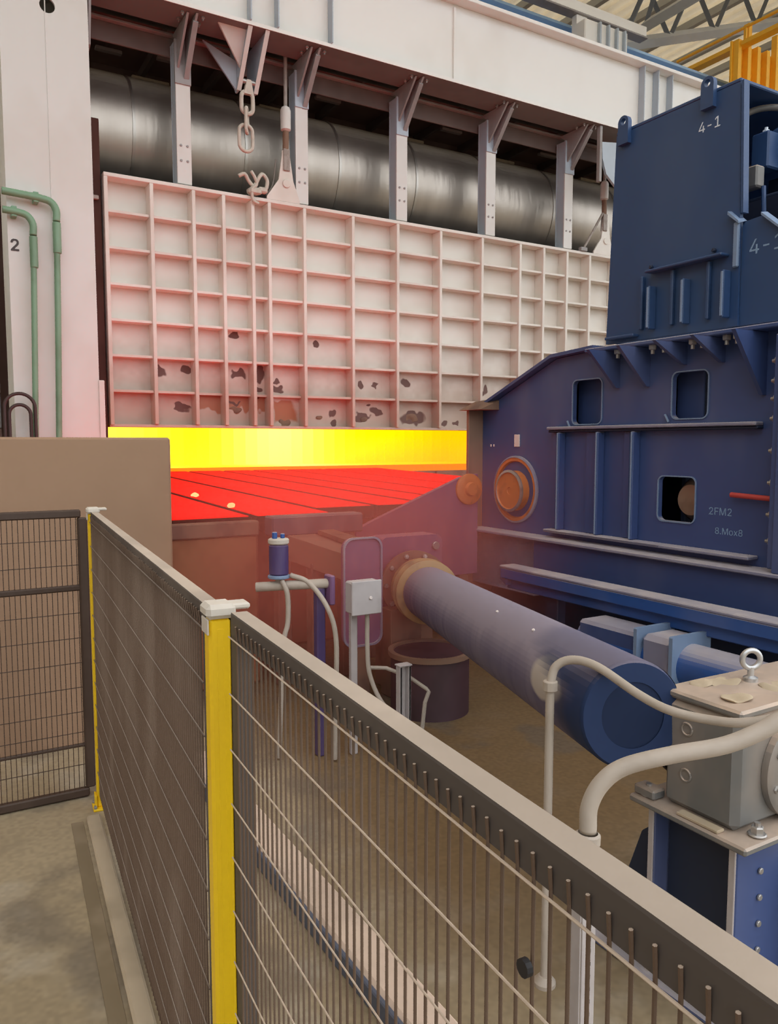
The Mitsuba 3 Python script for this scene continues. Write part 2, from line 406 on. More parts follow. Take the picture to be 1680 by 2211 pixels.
gir = thing('crane_girder', 'long white box girder crossing the top above the furnace door', 'girder')
part(gir, 'web', cb(1.93, 19, 10.50, 10.54, 7.30, 8.45, 0.004), 'm_girder')
part(gir, 'back_web', cb(1.93, 19, 10.90, 10.94, 7.30, 8.45, 0.004), 'm_greysteel')
part(gir, 'bottom_flange', cb(1.93, 19, 10.408, 10.98, 7.25, 7.30, 0.004), 'm_flange_shade', label='bottom flange with its underside shade put into the colour')
part(gir, 'flange_edge', cb(1.93, 19, 10.398, 10.4075, 7.25, 7.30, 0.002), 'm_girder')
part(gir, 'top_flange', cb(1.93, 19, 10.30, 11.05, 8.45, 8.51, 0.006), 'm_girder')
for x, w, mt in ((3.98, .02, 'm_bluegrey'), (4.37, .02, 'm_bluegrey'), (5.18, .02, 'm_bluegrey'), (11.42, .02, 'm_bluegrey'), (11.78, .02, 'm_bluegrey'), (12.15, .02, 'm_bluegrey')):
    part(gir, 'stiffener', cb(x, x + w, 10.36, 10.499, 7.301, 8.449, 0.003), mt, label='vertical stiffener plate with bluish side light put into its colour')
part(gir, 'weld_strip', cb(7.33, 7.37, 10.47, 10.499, 7.31, 8.40, 0.004), 'm_girder')
part(gir, 'rail', cb(1.93, 19, 10.62, 10.70, 8.511, 8.60, 0.01), 'm_bluegrey')

hd = thing('header_beam', 'grey steel beam joining the tops of the hanger posts', 'beam')
part(hd, 'web', cb(1.95, 16, 11.30, 11.33, 7.0, 7.25), 'm_dark_steel')
part(hd, 'lower_flange', cb(1.95, 16, 11.22, 11.42, 7.251, 7.285), 'm_greysteel')
part(hd, 'back_plate', cb(1.95, 16, 11.34, 11.6, 7.29, 7.33), 'm_dark')

posts = [(3.245, 'first post from the white column, plain white above the door'), (5.00, 'white post beside the white-sleeved hanging rod, second from the column'), (6.73, 'third white post from the column, standing before the bright duct'),
         (8.50, 'fourth white post from the column'), (10.27, 'fifth white post, last before the blue hood')]
for i, (x, lab) in enumerate(posts):
    k = thing('hanger_post', lab, 'post', 'hanger posts above the furnace door')
    w = 0.10
    ff = part(k, 'front_flange', cb(x - w, x + w, 11.02, 11.045, 5.245, 6.9, 0.003), 'm_white')
    up = part(k, 'upper_plate', cb(x - w - .01, x + w + .01, 11.0, 11.045, 6.55 + .06 * (i % 2), 7.12, 0.003), 'm_bluegrey' if i else 'm_greysteel', label='blue-grey upper plate')
    part(k, 'web', cb(x - .012, x + .012, 11.046, 11.23, 5.245, 7.12, 0.002), 'm_bluegrey')
    part(k, 'back_flange', cb(x - w, x + w, 11.231, 11.255, 5.245, 7.12, 0.003), 'm_bluegrey')
    part(k, 'side_plate', cb(x - w + .004, x - w + .02, 11.046, 11.23, 5.245, 7.12, 0.002), 'm_bluegrey')  # bluish light on the side of the post put into the colour
    g = part(k, 'gusset', prism([(11.03, 6.62), (11.03, 7.12), (11.2, 7.24), (10.46, 7.24), (10.55, 7.16)], 'X', x + .03, x + .06), 'm_greysteel', label='grey sloping gusset plate')
    part(k, 'gusset', prism([(11.03, 6.72), (11.03, 7.12), (11.2, 7.24), (10.5, 7.24), (10.56, 7.18)], 'X', x - .08, x - .05), 'm_greysteel')
    part(k, 'gusset_edge', hull([(x + .01, 10.53, 7.16), (x + .08, 10.53, 7.16), (x + .01, 11.02, 6.60), (x + .08, 11.02, 6.60), (x + .01, 10.54, 7.18), (x + .08, 10.54, 7.18), (x + .01, 11.03, 6.63), (x + .08, 11.03, 6.63)]), 'm_greysteel')
    for dx, dy in ((-.13, .1), (.14, .1), (-.13, .28), (.14, .28)):
        part(g, 'bolt', nut((x + dx, 10.43 + dy, 7.249), (0, 0, -1), .026, .026, .025), 'm_bolt')
    for dz in (5.55, 5.75):
        for dx in (-.045, .045):
            part(ff, 'bolt', rod((x + dx, 11.019, dz), (0, -1, 0), .012, .017, .003, 8), 'm_greysteel')

duct = thing('exhaust_duct', 'big shiny steel duct running behind the posts above the door', 'duct')
DC, DR_ = (12.5, 6.14), 0.92
x = 1.2
while x < 17:
    x1 = x + 1.55 + 0.1 * math.sin(x * 5)
    part(duct, 'duct_section', lathe([(DR_ - .02, 0), (DR_, .004), (DR_, x1 - x - .006), (DR_ - .02, x1 - x - .002)], (x, *DC), (1, 0, 0), 72), 'm_duct', 40)
    part(duct, 'seam_band', lathe([(DR_, 0), (DR_ + .012, .002), (DR_ + .012, .045), (DR_, .047)], (x1 - .03, *DC), (1, 0, 0), 64), 'm_seam', 40)
    x = x1
for x in (2.9, 4.9, 7.5, 9.6, 11.9):
    part(duct, 'saddle_plate', cb(x, x + .55, 12.42, 12.62, 7.055, 7.13 + .02 * (x % 2), 0.004), 'm_kerb')

sof = thing('dark_soffit', 'dark brown platform underside with joists above the duct', 'platform')
part(sof, 'deck', cb(1.0, 18, 10.96, 15.0, 7.72, 7.76, 0.004), 'm_dark')
part(sof, 'back_panel', cb(1.0, 18, 13.6, 13.64, 0, 7.72, 0.004), 'm_dark')
for i in range(14):
    x = 2.2 + 1.06 * i
    part(sof, 'joist', cb(x, x + .07, 11.62, 13.6, 7.58, 7.719, 0.004), 'm_dark_steel')
part(sof, 'edge_beam', cb(1.0, 18, 11.5, 11.6, 7.50, 7.719, 0.004), 'm_dark_steel')
for x, y, L in ((2.45, 12.7, .38), (3.32, 12.55, .3), (5.98, 12.57, .47), (8.58, 12.6, .45), (11.0, 12.65, .45), (9.85, 12.9, .3)):
    part(sof, 'batten', cb(x, x + L, y, y + .09, 7.53, 7.579, 0.004), 'm_pale_batten', label='pale short batten')

fw = struct('wall_furnace', cat([cb(1.95, 2.14, 11.05, 11.29, 0, 5.9), cb(1.9, 18, 11.30, 11.42, 2.0, 5.1), cb(1.9, 18, 13.3, 13.5, 0.0, 5.1), cb(1.9, 2.14, 11.42, 13.3, 0, 5.1), cb(1.9, 18, 11.3, 13.5, 2.7, 2.8), cb(12.5, 12.6, 11.42, 13.3, 0, 2.7)]), 'm_jamb', 'dark rust-brown front wall of the furnace behind the door')
part(fw, 'bracket', cb(1.93, 2.10, 10.98, 11.04, 4.86, 4.91), 'm_ropegrey')

door = thing('furnace_door', 'huge white ribbed furnace door with burnt spots above the glowing slot', 'furnace door')
RX = [2.779, 3.351, 3.779, 4.210, 4.464, 5.021, 5.836, 6.642, 7.467, 8.320, 9.148, 9.690, 10.243, 10.806, 11.5, 12.2]
RX = [x - .025 for x in RX]
RZ = [4.749 - 0.468 * i for i in range(6)]
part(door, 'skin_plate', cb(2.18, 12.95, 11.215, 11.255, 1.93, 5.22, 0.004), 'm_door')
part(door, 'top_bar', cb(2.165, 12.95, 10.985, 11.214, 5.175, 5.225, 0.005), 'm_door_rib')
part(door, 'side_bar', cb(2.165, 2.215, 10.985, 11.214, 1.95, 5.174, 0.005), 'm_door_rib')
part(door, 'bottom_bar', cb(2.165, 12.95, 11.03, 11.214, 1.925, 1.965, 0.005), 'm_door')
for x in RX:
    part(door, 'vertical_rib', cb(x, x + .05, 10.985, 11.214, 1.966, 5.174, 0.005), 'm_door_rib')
E0 = [2.216] + [x + .051 for x in RX]
E1 = [x - .001 for x in RX] + [12.94]
for z in RZ:
    gone = (z < 2.45)
    part(door, 'horizontal_rib', cat([cb(a, b, (11.12 if gone and 3.3 < a < 4.9 else 11.02), 11.214, z - .018, z + .018, 0.003) for a, b in zip(E0, E1)]), 'm_door_rib')
LUG = [(-.30, 0), (-.30, .04), (-.115, .30), (-.06, .66), (-.055, .72), (.055, .72), (.06, .66), (.115, .30), (.215, .04), (.215, 0)]
for x in (4.73, 11.19):
    lk = part(door, 'lifting_lug', prism([(x + a, 5.226 + b) for a, b in LUG], 'Y', 10.988, 11.016), 'm_door_rib', label='white triangular lifting lug')
    part(lk, 'boss', rod((x, 10.987, 5.48), (0, -1, 0), .02, .06, .006, 20), 'm_door_rib')
for i, (x, z, s) in enumerate(((3.97, 2.2, .10), (4.28, 2.38, .08), (4.75, 2.02, .10), (6.12, 2.1, .07), (7.05, 2.13, .12), (5.35, 2.1, .06))):
    sc = trimesh.creation.icosphere(2, 1.0)
    sc.apply_scale((s, .012, s * .6))
    sc.apply_translation((x, 11.214, z))
    part(door, 'scale_flake', wobble(sc, .03, 12, i), 'm_rust', 30, label='flaking burnt scale')

cl = thing('rope_clamp', 'pale tangled rope clamp lying on the door top beside the white lug', 'clamp')
part(cl, 'clamp_body', cat([wobble(cb(4.14, 4.32, 10.90, 11.06, 5.24, 5.34, .03).subdivide(), .02, 14), cb(4.28, 4.42, 10.92, 11.02, 5.28, 5.36, .02)]), 'm_cap', 30)
part(cl, 'rope_loop', tube([(4.0, 10.98, 5.47), (4.08, 10.95, 5.50), (4.15, 10.97, 5.42), (4.22, 10.95, 5.36), (4.30, 10.94, 5.50), (4.36, 10.96, 5.54), (4.42, 10.95, 5.46), (4.40, 10.95, 5.33)], .028, 8, 6), 'm_cap', True)
part(cl, 'rope_loop', tube([(4.17, 10.93, 5.55), (4.22, 10.92, 5.47), (4.25, 10.93, 5.38), (4.18, 10.93, 5.30), (4.20, 10.94, 5.16), (4.28, 10.94, 5.12)], .024, 8, 6), 'm_cap', True)
part(cl, 'rope_tail', tube([(4.46, 11.1, 5.30), (4.58, 11.12, 5.50), (4.64, 11.15, 5.86)], .012, 6, 6), 'm_ropegrey', True)

for i, (x, lab) in enumerate(((4.745, 'white-sleeved lifting rod hanging beside the second post'), (11.16, 'white-sleeved lifting rod hanging beside the blue hood'))):
    k = thing('lifting_rod', lab, 'lifting rod', 'lifting rods of the furnace door')
    part(k, 'upper_rod', tube([(x + .01, 11.02, 7.7), (x, 11.02, 6.57)], .028, 10), 'm_ropegrey', 40)
    part(k, 'sleeve', lathe([(.03, 0), (.075, .03), (.075, .30), (.06, .34), (.03, .36)], (x, 11.02, 6.22), (0, 0, 1), 16), 'm_white', 30, label='white turnbuckle sleeve')
    part(k, 'lower_rod', tube([(x, 11.02, 6.23), (x - .01, 11.005, 5.96)], .045, 10), 'm_rust', 40)
    part(k, 'clevis', cat([cb(x - .06, x + .04, 10.962, 10.985, 5.66, 5.97), cb(x - .06, x + .04, 11.019, 11.042, 5.66, 5.97)]), 'm_ropegrey')
k = thing('tie_arm', 'thin grey slanting tie rod next to the lifting rod by the blue hood', 'tie rod')
part(k, 'bar', tube([(11.10, 10.99, 5.98), (10.62, 10.99, 5.26)], .022, 8), 'm_ropegrey', 40)
part(k, 'foot', cb(10.54, 10.70, 10.95, 11.03, 5.228, 5.30, .01), 'm_greysteel')

br = thing('hoist_bracket', 'twin-plate hoist bracket under the girder holding the chain', 'bracket')
for x in (4.0, 4.245):
    pl = part(br, 'side_plate', prism([(10.44, 7.249), (10.92, 6.60), (11.02, 6.60), (11.21, 6.90), (11.21, 7.249)], 'X', x - .012, x + .012), 'm_bluegrey', label='grey-blue tapering side plate')
    part(br, 'edge_flange', hull([(x + dx, y + dy, z) for dx in (-.03, .03) for (y, z) in ((10.43, 7.249), (10.91, 6.60)) for dy in (-.012, .012)]), 'm_white', label='white front edge flange')
part(br, 'brace_plate', hull([(3.986, 10.55, 7.249), (3.60, 10.55, 7.249), (3.986, 10.80, 6.86), (3.986, 10.58, 7.249), (3.60, 10.58, 7.249), (3.986, 10.83, 6.86)]), 'm_white')
part(br, 'brace_plate', hull([(3.986, 10.97, 6.62), (3.56, 11.10, 7.249), (3.986, 10.95, 7.0), (3.986, 11.0, 6.62), (3.56, 11.13, 7.249), (3.986, 10.98, 7.0)]), 'm_bluegrey')
part(br, 'pin', rod((3.97, 10.86, 6.72), (1, 0, 0), .31, .035), 'm_bolt', 30)
ch = thing('hanging_chain', 'shackle and long chain links hanging from the hoist bracket', 'chain')
part(ch, 'shackle', cat([hull([(4.09, 10.82, 6.74), (4.15, 10.82, 6.74), (4.09, 10.9, 6.74), (4.15, 10.9, 6.74), (4.05, 10.83, 6.55), (4.19, 10.83, 6.55), (4.05, 10.89, 6.55), (4.19, 10.89, 6.55)]), link((4.10, 10.86, 6.44), .30, .17, .03, (0, 0, 1), (1, 0, 0))]), 'm_cap', 30)
part(ch, 'link', link((4.09, 10.86, 6.2), .34, .13, .025, (0, 0, 1), (.5, .86, 0)), 'm_cap', True)
part(ch, 'link', link((4.075, 10.86, 5.96), .36, .20, .026, (0, 0, 1), (1, 0, 0)), 'm_cap', True)
k = thing('pulley_guard', 'grey rounded pulley guard plate half hidden behind the blue hood', 'guard')
part(k, 'plate', prism(Polygon([(10.50, 6.98), (11.35, 7.1), (11.35, 6.1), (10.85, 6.28), (10.62, 6.45), (10.52, 6.7)]), 'Y', 10.45, 10.50), 'm_bluegrey')
part(k, 'hanger_strap', cb(10.44, 10.50, 10.44, 10.52, 6.3, 7.249), 'm_greysteel')

# pipes and hoses on the column
for pts, lab, r in (([(0.90, 10.28, 4.595), (1.28, 10.28, 4.575)], 'outer green pipe bending down the white column', .042), ([(0.90, 10.28, 4.385), (1.04, 10.28, 4.38)], 'inner green pipe bending down the white column', .040)):
    k = thing('green_pipe', lab, 'pipe')
    ex = 1.475 if r > .041 else 1.215
    p = curve([pts[1], (ex - .06, 10.28, pts[1][2] - .03), (ex, 10.28, pts[1][2] - .12), (ex, 10.28, pts[1][2] - .25)], 8)
    part(k, 'bend', tube(np.vstack([[pts[0]], p]), r, 14), 'm_green', True)
    part(k, 'straight_run', tube([(ex, 10.28, pts[1][2] - .26), (ex - .02, 10.28, 3.2), (ex - .06, 10.28, 1.6)], r * .84, 14, 4), 'm_green', True)
    part(k, 'coupling', rod((ex, 10.28, pts[1][2] - .62), (0, 0, 1), .36, r * 1.12, .006, 14), 'm_green', 40)
    part(k, 'clip', cb(pts[1][0] - .05, pts[1][0] + .01, 10.27, 10.40, pts[1][2] - .06, pts[1][2] + .06), 'm_green')
for R, lab in ((.165, 'outer dark arched hose rising behind the low wall'), (.115, 'inner dark arched hose rising behind the low wall')):
    t = np.linspace(0, np.pi, 17)
    arch = np.stack([0.99 - R * np.cos(t), 0 * t + 10.2, 2.10 + (0.02 if R > .14 else -.06) + R * np.sin(t)], 1)
    single('arched_hose', tube(np.vstack([[[0.99 - R, 10.2, 0.0]], arch, [[0.99 + R + .01, 10.2, 0.0]]]), .020, 10), 'm_hose', lab, 'hose', True)

rack = thing('equipment_rack', 'narrow strip of equipment rack behind the outer edge of the white column', 'rack')
part(rack, 'upright', cb(.90, .98, 13.0, 13.1, 0, 9), 'm_dark')
zz = 0.02
for i, (h, mt) in enumerate(((1.9, 'm_dark'), (.5, 'm_greysteel'), (.18, 'm_white'), (.7, 'm_greysteel'), (.3, 'm_rust'), (.55, 'm_white'), (.35, 'm_box'), (.5, 'm_white'), (.5, 'm_rust'), (.2, 'm_dark'), (.5, 'm_bluegrey'), (2.5, 'm_dark_steel'))):
    part(rack, 'rack_panel', cb(0.2, .98, 12.6, 12.95, zz, zz + h - .01, .01), mt)
    zz += h

# ---------------------------------------------------------------- the hot zone: glowing chamber, hot table
def emit(r, g, b):
    return {'emitter': {'type': 'area', 'radiance': {'type': 'rgb', 'value': [r, g, b]}}}


chm = thing('furnace_chamber', 'glowing yellow furnace interior seen through the slot under the door', 'furnace')
n = 48
for i in range(n):
    a, b = 2.20 + 10.2 * i / n, 2.20 + 10.2 * (i + 1) / n - .002
    u = 0.5 * (a + b)
    hot = math.exp(-((u - 5.35) / 0.75) ** 2)
    left = math.exp(-((u - 2.4) / 0.9) ** 2)
    G = 1.55 - 0.85 * min(max((u - 5.6) / 3.2, 0), 1) + .2 * hot
    B = 0.001 + 0.30 * hot + 0.10 * left
    part(chm, 'refractory_block', cat([cb(a, b, 12.9, 13.25, 1.30, 2.6, .002), cb(a, b, 11.30, 12.88, 1.24, 1.348, .002)]), 'm_hot_crust', **emit(2.6, G, B), kind=None)
part(chm, 'sill', cb(2.2, 12.4, 11.06, 11.29, 1.20, 1.352, .006), 'm_hot_crust', label='orange glowing sill', **emit(1.8, 0.30, 0.0))

tab = thing('hot_table', 'red-hot sloping hearth table of long beams in front of the furnace', 'hearth')
edges = [1.28, 1.995, 2.62, 3.18, 3.68, 4.12, 4.66, 5.28, 6.28]
for a, b in zip(edges[:-1], edges[1:]):
    y0 = 5.27 if b < 2.75 else 5.62
    y1 = 10.33 if a < 1.9 else 10.98
    z0 = 1.185 + (y0 - 5.27) / 5.75 * .125
    bm = hull([(x, y, z + dz) for x in (a + .02, b - .02) for (y, z) in ((y0, z0), (y1, 1.185 + (y1 - 5.27) / 5.75 * .125)) for dz in (-.10, 0)])
    hb_ = part(tab, 'hot_beam', bm, 'm_hot_crust', label='hearth beam with a red-hot top')
    top_ = hull([(x, y, 1.185 + (y - 5.27) / 5.75 * .125 + dz) for x in (a + .036, b - .036) for y in (y0 + .015, y1 - .01) for dz in (.0005, .006)])
    part(hb_, 'glowing_top', top_, 'm_hot_crust', **emit(1.6, 0.005, 0.0))
part(tab, 'support_body', cb(1.28, 6.26, 6.05, 10.3, 0, 1.08, .02), 'm_plinth')
part(tab, 'crust_line', cat([cb(e - .010, e + .010, 5.7, 11.0, 1.10, 1.16, .002) for e in edges[1:-1]]), 'm_hot_crust', kind='stuff')
for (x, y) in ((2.06, 6.9), (2.03, 5.85)):
    s = trimesh.creation.icosphere(1, .03)
    s.apply_scale((1.2, 1.4, .6))
    s.apply_translation((x, y, 1.212 + (y - 5.27) / 5.75 * .125))
    single('hot_scale', wobble(s, .012, 40), 'm_hot_crust', 'small bright ember on the red hearth table, %s the furnace slot' % ('the one closer to' if y > 6.5 else 'the one farther from'), 'ember', **emit(2.2, .9, .35))
sh = thing('side_shield', 'dull maroon shield plate behind the far end of the hearth table', 'shield')
part(sh, 'plate', prism([(6.32, .80), (6.32, 1.255), (8.6, 1.255), (8.6, .80)], 'Y', 10.88, 10.93), 'm_rust')
part(sh, 'rib', cb(7.3, 7.34, 10.84, 10.879, .82, 1.25), 'm_rust')
part(sh, 'leg', cb(6.4, 6.5, 10.88, 10.95, 0, .80), 'm_rust')
part(sh, 'leg', cb(8.4, 8.5, 10.88, 10.95, 0, .80), 'm_rust')

pb = thing('concrete_plinth', 'stained brown concrete block under the red-hot table', 'concrete block')
part(pb, 'body', wobble(cb(1.27, 2.0, 5.20, 6.0, 0, 1.075, .02).subdivide().subdivide(), .006, 6), 'm_plinth', 25)
part(pb, 'edge_lip', cb(1.27, 2.0, 5.18, 5.26, 1.06, 1.165, .01), 'm_rust')

# added red haze standing in for lens glare near the hot table
FB = np.array([(0.9, 3.5, 0.1), (4.1, 5.9, 1.8)])
gz, gy, gx = np.meshgrid(*[np.linspace(0, 1, 20)] * 3, indexing='ij')
env = np.clip(np.sin(np.pi * gx) * np.sin(np.pi * gy) * np.sin(np.pi * gz), 0, 1) ** 1.3
puff = 0.6 + 0.8 * meshkit.fbm(np.stack([gx * 3, gy * 3, gz * 3], -1), 3, 5)
GLARE_HAZE = 0.8
scene['glare_haze'] = {'type': 'cube', 'to_world': T4().translate(list(FB.mean(0))).scale(list((FB[1] - FB[0]) / 2)), 'bsdf': {'type': 'null'},
                      'interior': {'type': 'heterogeneous', 'albedo': {'type': 'rgb', 'value': [0.95, 0.30, 0.24]},
                                   'sigma_t': {'type': 'gridvolume', 'grid': mi.VolumeGrid((GLARE_HAZE * env * puff).astype(np.float32)), 'to_world': T4().translate(list(FB[0])).scale(list(FB[1] - FB[0]))}}}
labels['glare_haze'] = {'label': 'added thin red haze standing in for lens glare over the near edge of the hot table', 'category': 'haze', 'kind': 'stuff'}

# ---------------------------------------------------------------- the blue machine: frame and hood (face at X = 4.2)
def on_face(m, x, y, z):
    """Lays lettering on a face that looks along -X."""
    m = m.copy()
    m.apply_transform(np.array([[0, 0, -1, x], [-1, 0, 0, y], [0, 1, 0, z], [0, 0, 0, 1.0]]))
    return m


def rrect(y0, y1, z0, z1, r=0.04):
    return sbox(min(y0, y1) + r, min(z0, z1) + r, max(y0, y1) - r, max(z0, z1) - r).buffer(r, 6)


WIN = [(4.415, 4.125, 1.845, 2.165), (3.505, 3.235, 1.862, 2.155), (3.595, 3.305, 1.195, 1.485)]
fr = thing('mill_stand', 'blue machine side frame with square cut-outs and an orange hub', 'machine')
outline = Polygon([(5.52, .60), (5.52, 1.985), (4.60, 2.345), (4.14, 2.372), (1.7, 2.372), (1.7, .60)])
plate = outline
for y0, y1, z0, z1 in WIN:
    plate = plate.difference(rrect(y0, y1, z0, z1))
part(fr, 'side_plate', prism(plate, 'X', 4.20, 4.235), 'm_blue')
part(fr, 'rear_side_plate', prism(outline, 'X', 5.5, 5.58), 'm_blue')
for y0, y1, z0, z1 in WIN:
    ringp = rrect(y0, y1, z0, z1).buffer(.008).difference(rrect(y0, y1, z0, z1))
    part(fr, 'window_rim', prism(ringp, 'X', 4.192, 4.1995), 'm_blue_edge')
part(fr, 'sloping_top', cat([hull([(x, y, z + dz) for x in (4.13, 5.58) for (y, z) in ((5.53, 1.990), (4.60, 2.350)) for dz in (0, .025)]), hull([(x, y, z + dz) for x in (4.13, 5.58) for (y, z) in ((4.60, 2.350), (4.16, 2.374)) for dz in (0, .025)])]), 'm_blue')
part(fr, 'end_flange', cb(4.05, 5.6, 5.522, 5.56, .35, 2.0), 'm_primer', label='brown end flange')
part(fr, 'end_block', hull([(4.0, 5.3, 1.985), (4.3, 5.3, 2.10), (4.0, 5.60, 1.985), (4.3, 5.6, 2.02), (4.1, 5.5, 2.06), (4.3, 5.3, 1.985), (4.3, 5.6, 1.985)]), 'm_rust', label='rusty end block')
part(fr, 'mid_ledge', cb(4.12, 4.199, 2.85, 4.62, 1.805, 1.828), 'm_blue_ledge')
part(fr, 'mid_ledge', cb(4.14, 4.199, 2.85, 4.62, 1.785, 1.804), 'm_navy_dark')
for y in (4.50, 4.10, 3.775):
    part(fr, 'vertical_rib', cb(4.13, 4.199, y - .014, y + .014, 1.045, 1.784), 'm_blue', label='blue vertical rib')
    part(fr, 'rib_edge', cb(4.124, 4.1295, y - .007, y + .007, 1.05, 1.78, .002), 'm_blue_edge')
for y, w in ((4.58, .02), (4.20, .05), (3.86, .03)):
    part(fr, 'rib_backing', cb(4.175, 4.199, y - w, y + w, 1.045, 1.784), 'm_blue')
part(fr, 'lower_ledge', cb(4.10, 4.199, 2.85, 4.62, 1.022, 1.044), 'm_blue_ledge')
part(fr, 'base_ledge', cb(4.02, 4.199, 1.9, 5.52, .955, .98), 'm_blue_ledge')
part(fr, 'base_beam', cb(4.08, 4.199, 1.9, 4.70, .62, .954), 'm_blue')
part(fr, 'base_beam', cb(4.10, 4.199, 4.705, 5.52, .50, .954), 'm_blue_ledge', label='dusty scuffed base end')
part(fr, 'foot', cb(4.22, 5.5, 2.0, 5.4, 0, .60), 'm_navy_dark')
ends = part(fr, 'end_column', cb(4.05, 4.195, 2.66, 2.70, 1.0, 2.30), 'm_blue', label='blue bolted end flange')
part(fr, 'end_column', cb(4.03, 4.199, 1.9, 2.659, .98, 2.30), 'm_blue')
for z in (1.15, 1.30, 1.48, 1.66, 1.84, 1.95, 2.05, 2.16):
    part(ends, 'bolt', nut((4.10, 2.701, z), (0, 1, 0), .022, .022, .02), 'm_bolt')
hb = part(fr, 'hub', lathe([(.275, 0), (.275, .012), (.262, .02), (.235, .02), (.232, .008), (.228, .0), (.228, -.02), (.0, -.02)], (4.199, 5.06, 1.325), (-1, 0, 0), 48), 'm_hub', 30, label='orange-brown bearing hub')
part(hb, 'ring', lathe([(.277, 0), (.277, .016), (.262, .024), (.262, 0)], (4.198, 5.06, 1.325), (-1, 0, 0), 48), 'm_blue_ledge', 30)
hc = part(hb, 'cap', lathe([(.165, 0), (.165, .075), (.15, .085), (.145, .075), (.03, .075), (.028, .068), (0, .068)], (4.20, 5.06, 1.315), (-1, 0, 0), 40), 'm_hub', 30, label='orange-brown hub cap')
part(hb, 'cap_rim', lathe([(.166, .066), (.172, .07), (.172, .084), (.152, .090), (.150, .082)], (4.20, 5.06, 1.315), (-1, 0, 0), 40), 'm_bolt', 30)
part(fr, 'name_plate', cb(4.19, 4.1995, 5.02, 5.085, 1.675, 1.775, .002), 'm_label', label='small pale plate')
for y, z in ((5.40, 1.685), (5.36, 1.685)):
    part(fr, 'small_mark', cb(4.195, 4.1995, y - .008, y + .008, z - .01, z + .01, .001), 'm_label')
for i, (y, z) in enumerate(((3.975, 2.085), (3.708, 2.08), (3.414, 2.20), (3.136, 2.19), (2.857, 1.98))):
    part(fr, 'gusset', prism([(3.9, 2.335), (4.199, 2.335), (4.199, z), (4.17, z)], 'Y', y - .013, y + .013), 'm_blue', label='triangular gusset under the flange')
    part(fr, 'gusset_edge', hull([(4.06, y - .007, 2.33), (4.06, y + .007, 2.33), (4.164, y - .007, z + .01), (4.164, y + .007, z + .01), (4.07, y, 2.33), (4.172, y, z + .01)]), 'm_blue_edge')
fl = part(fr, 'flange', cb(4.05, 5.6, 1.7, 4.16, 2.338, 2.366), 'm_blue')
for y in (4.05, 3.90, 3.82, 3.60, 3.51, 3.29, 3.22, 3.05, 2.98):
    part(fl, 'bolt', nut((4.11, y, 2.337), (0, 0, -1), .026, .026, .03), 'm_bolt')
part(fr, 'red_peg', tube([(4.16, 3.02, 1.395), (4.16, 2.72, 1.385)], .016, 10), 'm_red', 40, label='short red peg')
for (y, z, a) in ((4.43, 1.84, 1), (3.52, 1.86, 1)):
    part(fr, 'lever', tube([(4.185, y + .03, z + .03), (4.185, y, z - .02)], .008, 6), 'm_blue_edge')
part(fr, 'chalk_text', cat([on_face(meshkit.text_mesh('2FM2', .045, .001), 4.1995, 3.205, 1.262), on_face(meshkit.text_mesh('8.Mox8', .04, .001), 4.1995, 3.155, 1.145)]), 'm_chalk_faint', label='faint chalk writing')
part(fr, 'roller', lathe([(0, 0), (.10, 0), (.15, .08), (.16, .2), (.16, .95), (0, .95)], (4.28, 3.405, 1.335), (1, 0, 0), 32), 'm_roller', 40, label='pale roller end inside the cut-out')
part(fr, 'inner_panel', cb(4.33, 4.35, 4.02, 4.50, 1.78, 2.24), 'm_blue')
part(fr, 'inner_panel', cb(4.33, 4.35, 3.37, 3.58, 1.78, 2.24), 'm_blue')
part(fr, 'inner_strip', cb(4.30, 4.34, 3.215, 3.265, 1.78, 2.24), 'm_conduit')
part(fr, 'inner_web', cat([cb(4.45, 5.45, 3.58, 3.62, .7, 2.2), cb(4.45, 5.45, 4.05, 4.09, .7, 2.2), cb(4.45, 5.45, 4.48, 4.52, 1.0, 2.2)]), 'm_navy_dark')
part(fr, 'inner_post', cb(4.40, 4.52, 3.14, 3.26, 1.75, 2.2), 'm_conduit')

hd2 = thing('machine_hood', 'tall blue steel hood marked 4-1 on top of the machine frame', 'hood')
hfp = part(hd2, 'front_plate', prism([(4.10, 2.40), (4.045, 3.805), (3.085, 3.805), (3.06, 3.05), (3.05, 2.40)], 'X', 4.20, 4.23), 'm_blue_hood')
part(hd2, 'far_wall', cb(4.231, 5.5, 4.03, 4.06, 2.40, 3.80), 'm_blue_hood')
part(hd2, 'back_wall', cb(5.5, 5.53, 3.08, 4.06, 2.40, 3.80), 'm_blue_hood')
part(hd2, 'roof_plate', cb(4.20, 5.53, 3.085, 4.05, 3.806, 3.83), 'm_blue_hood')
part(hd2, 'edge_trim', prism([(3.075, 3.805), (3.058, 3.805), (3.032, 3.05), (3.05, 3.05)], 'X', 4.19, 4.24), 'm_blue_hood')
part(hd2, 'lower_panel', prism([(3.049, 2.40), (3.049, 2.98), (3.03, 3.0), (2.90, 3.01), (2.80, 2.92), (2.3, 2.92), (2.3, 2.40)], 'X', 4.215, 4.24), 'm_blue_hood')
part(hd2, 'bent_lip', hull([(4.16, 3.115, 3.07), (4.16, 3.04, 3.0), (4.24, 3.115, 3.08), (4.24, 3.04, 3.01), (4.16, 3.115, 3.05), (4.16, 3.04, 2.985)]), 'm_blue_edge', label='bright bent lip')
part(hd2, 'bent_lip', hull([(4.18, 2.91, 3.02), (4.18, 2.60, 2.75), (4.24, 2.91, 3.03), (4.24, 2.60, 2.76), (4.18, 2.91, 3.005), (4.18, 2.60, 2.735)]), 'm_blue_edge')
part(hd2, 'corner_bar', cb(4.175, 4.199, 3.05, 3.085, 2.74, 3.0), 'm_blue_edge')
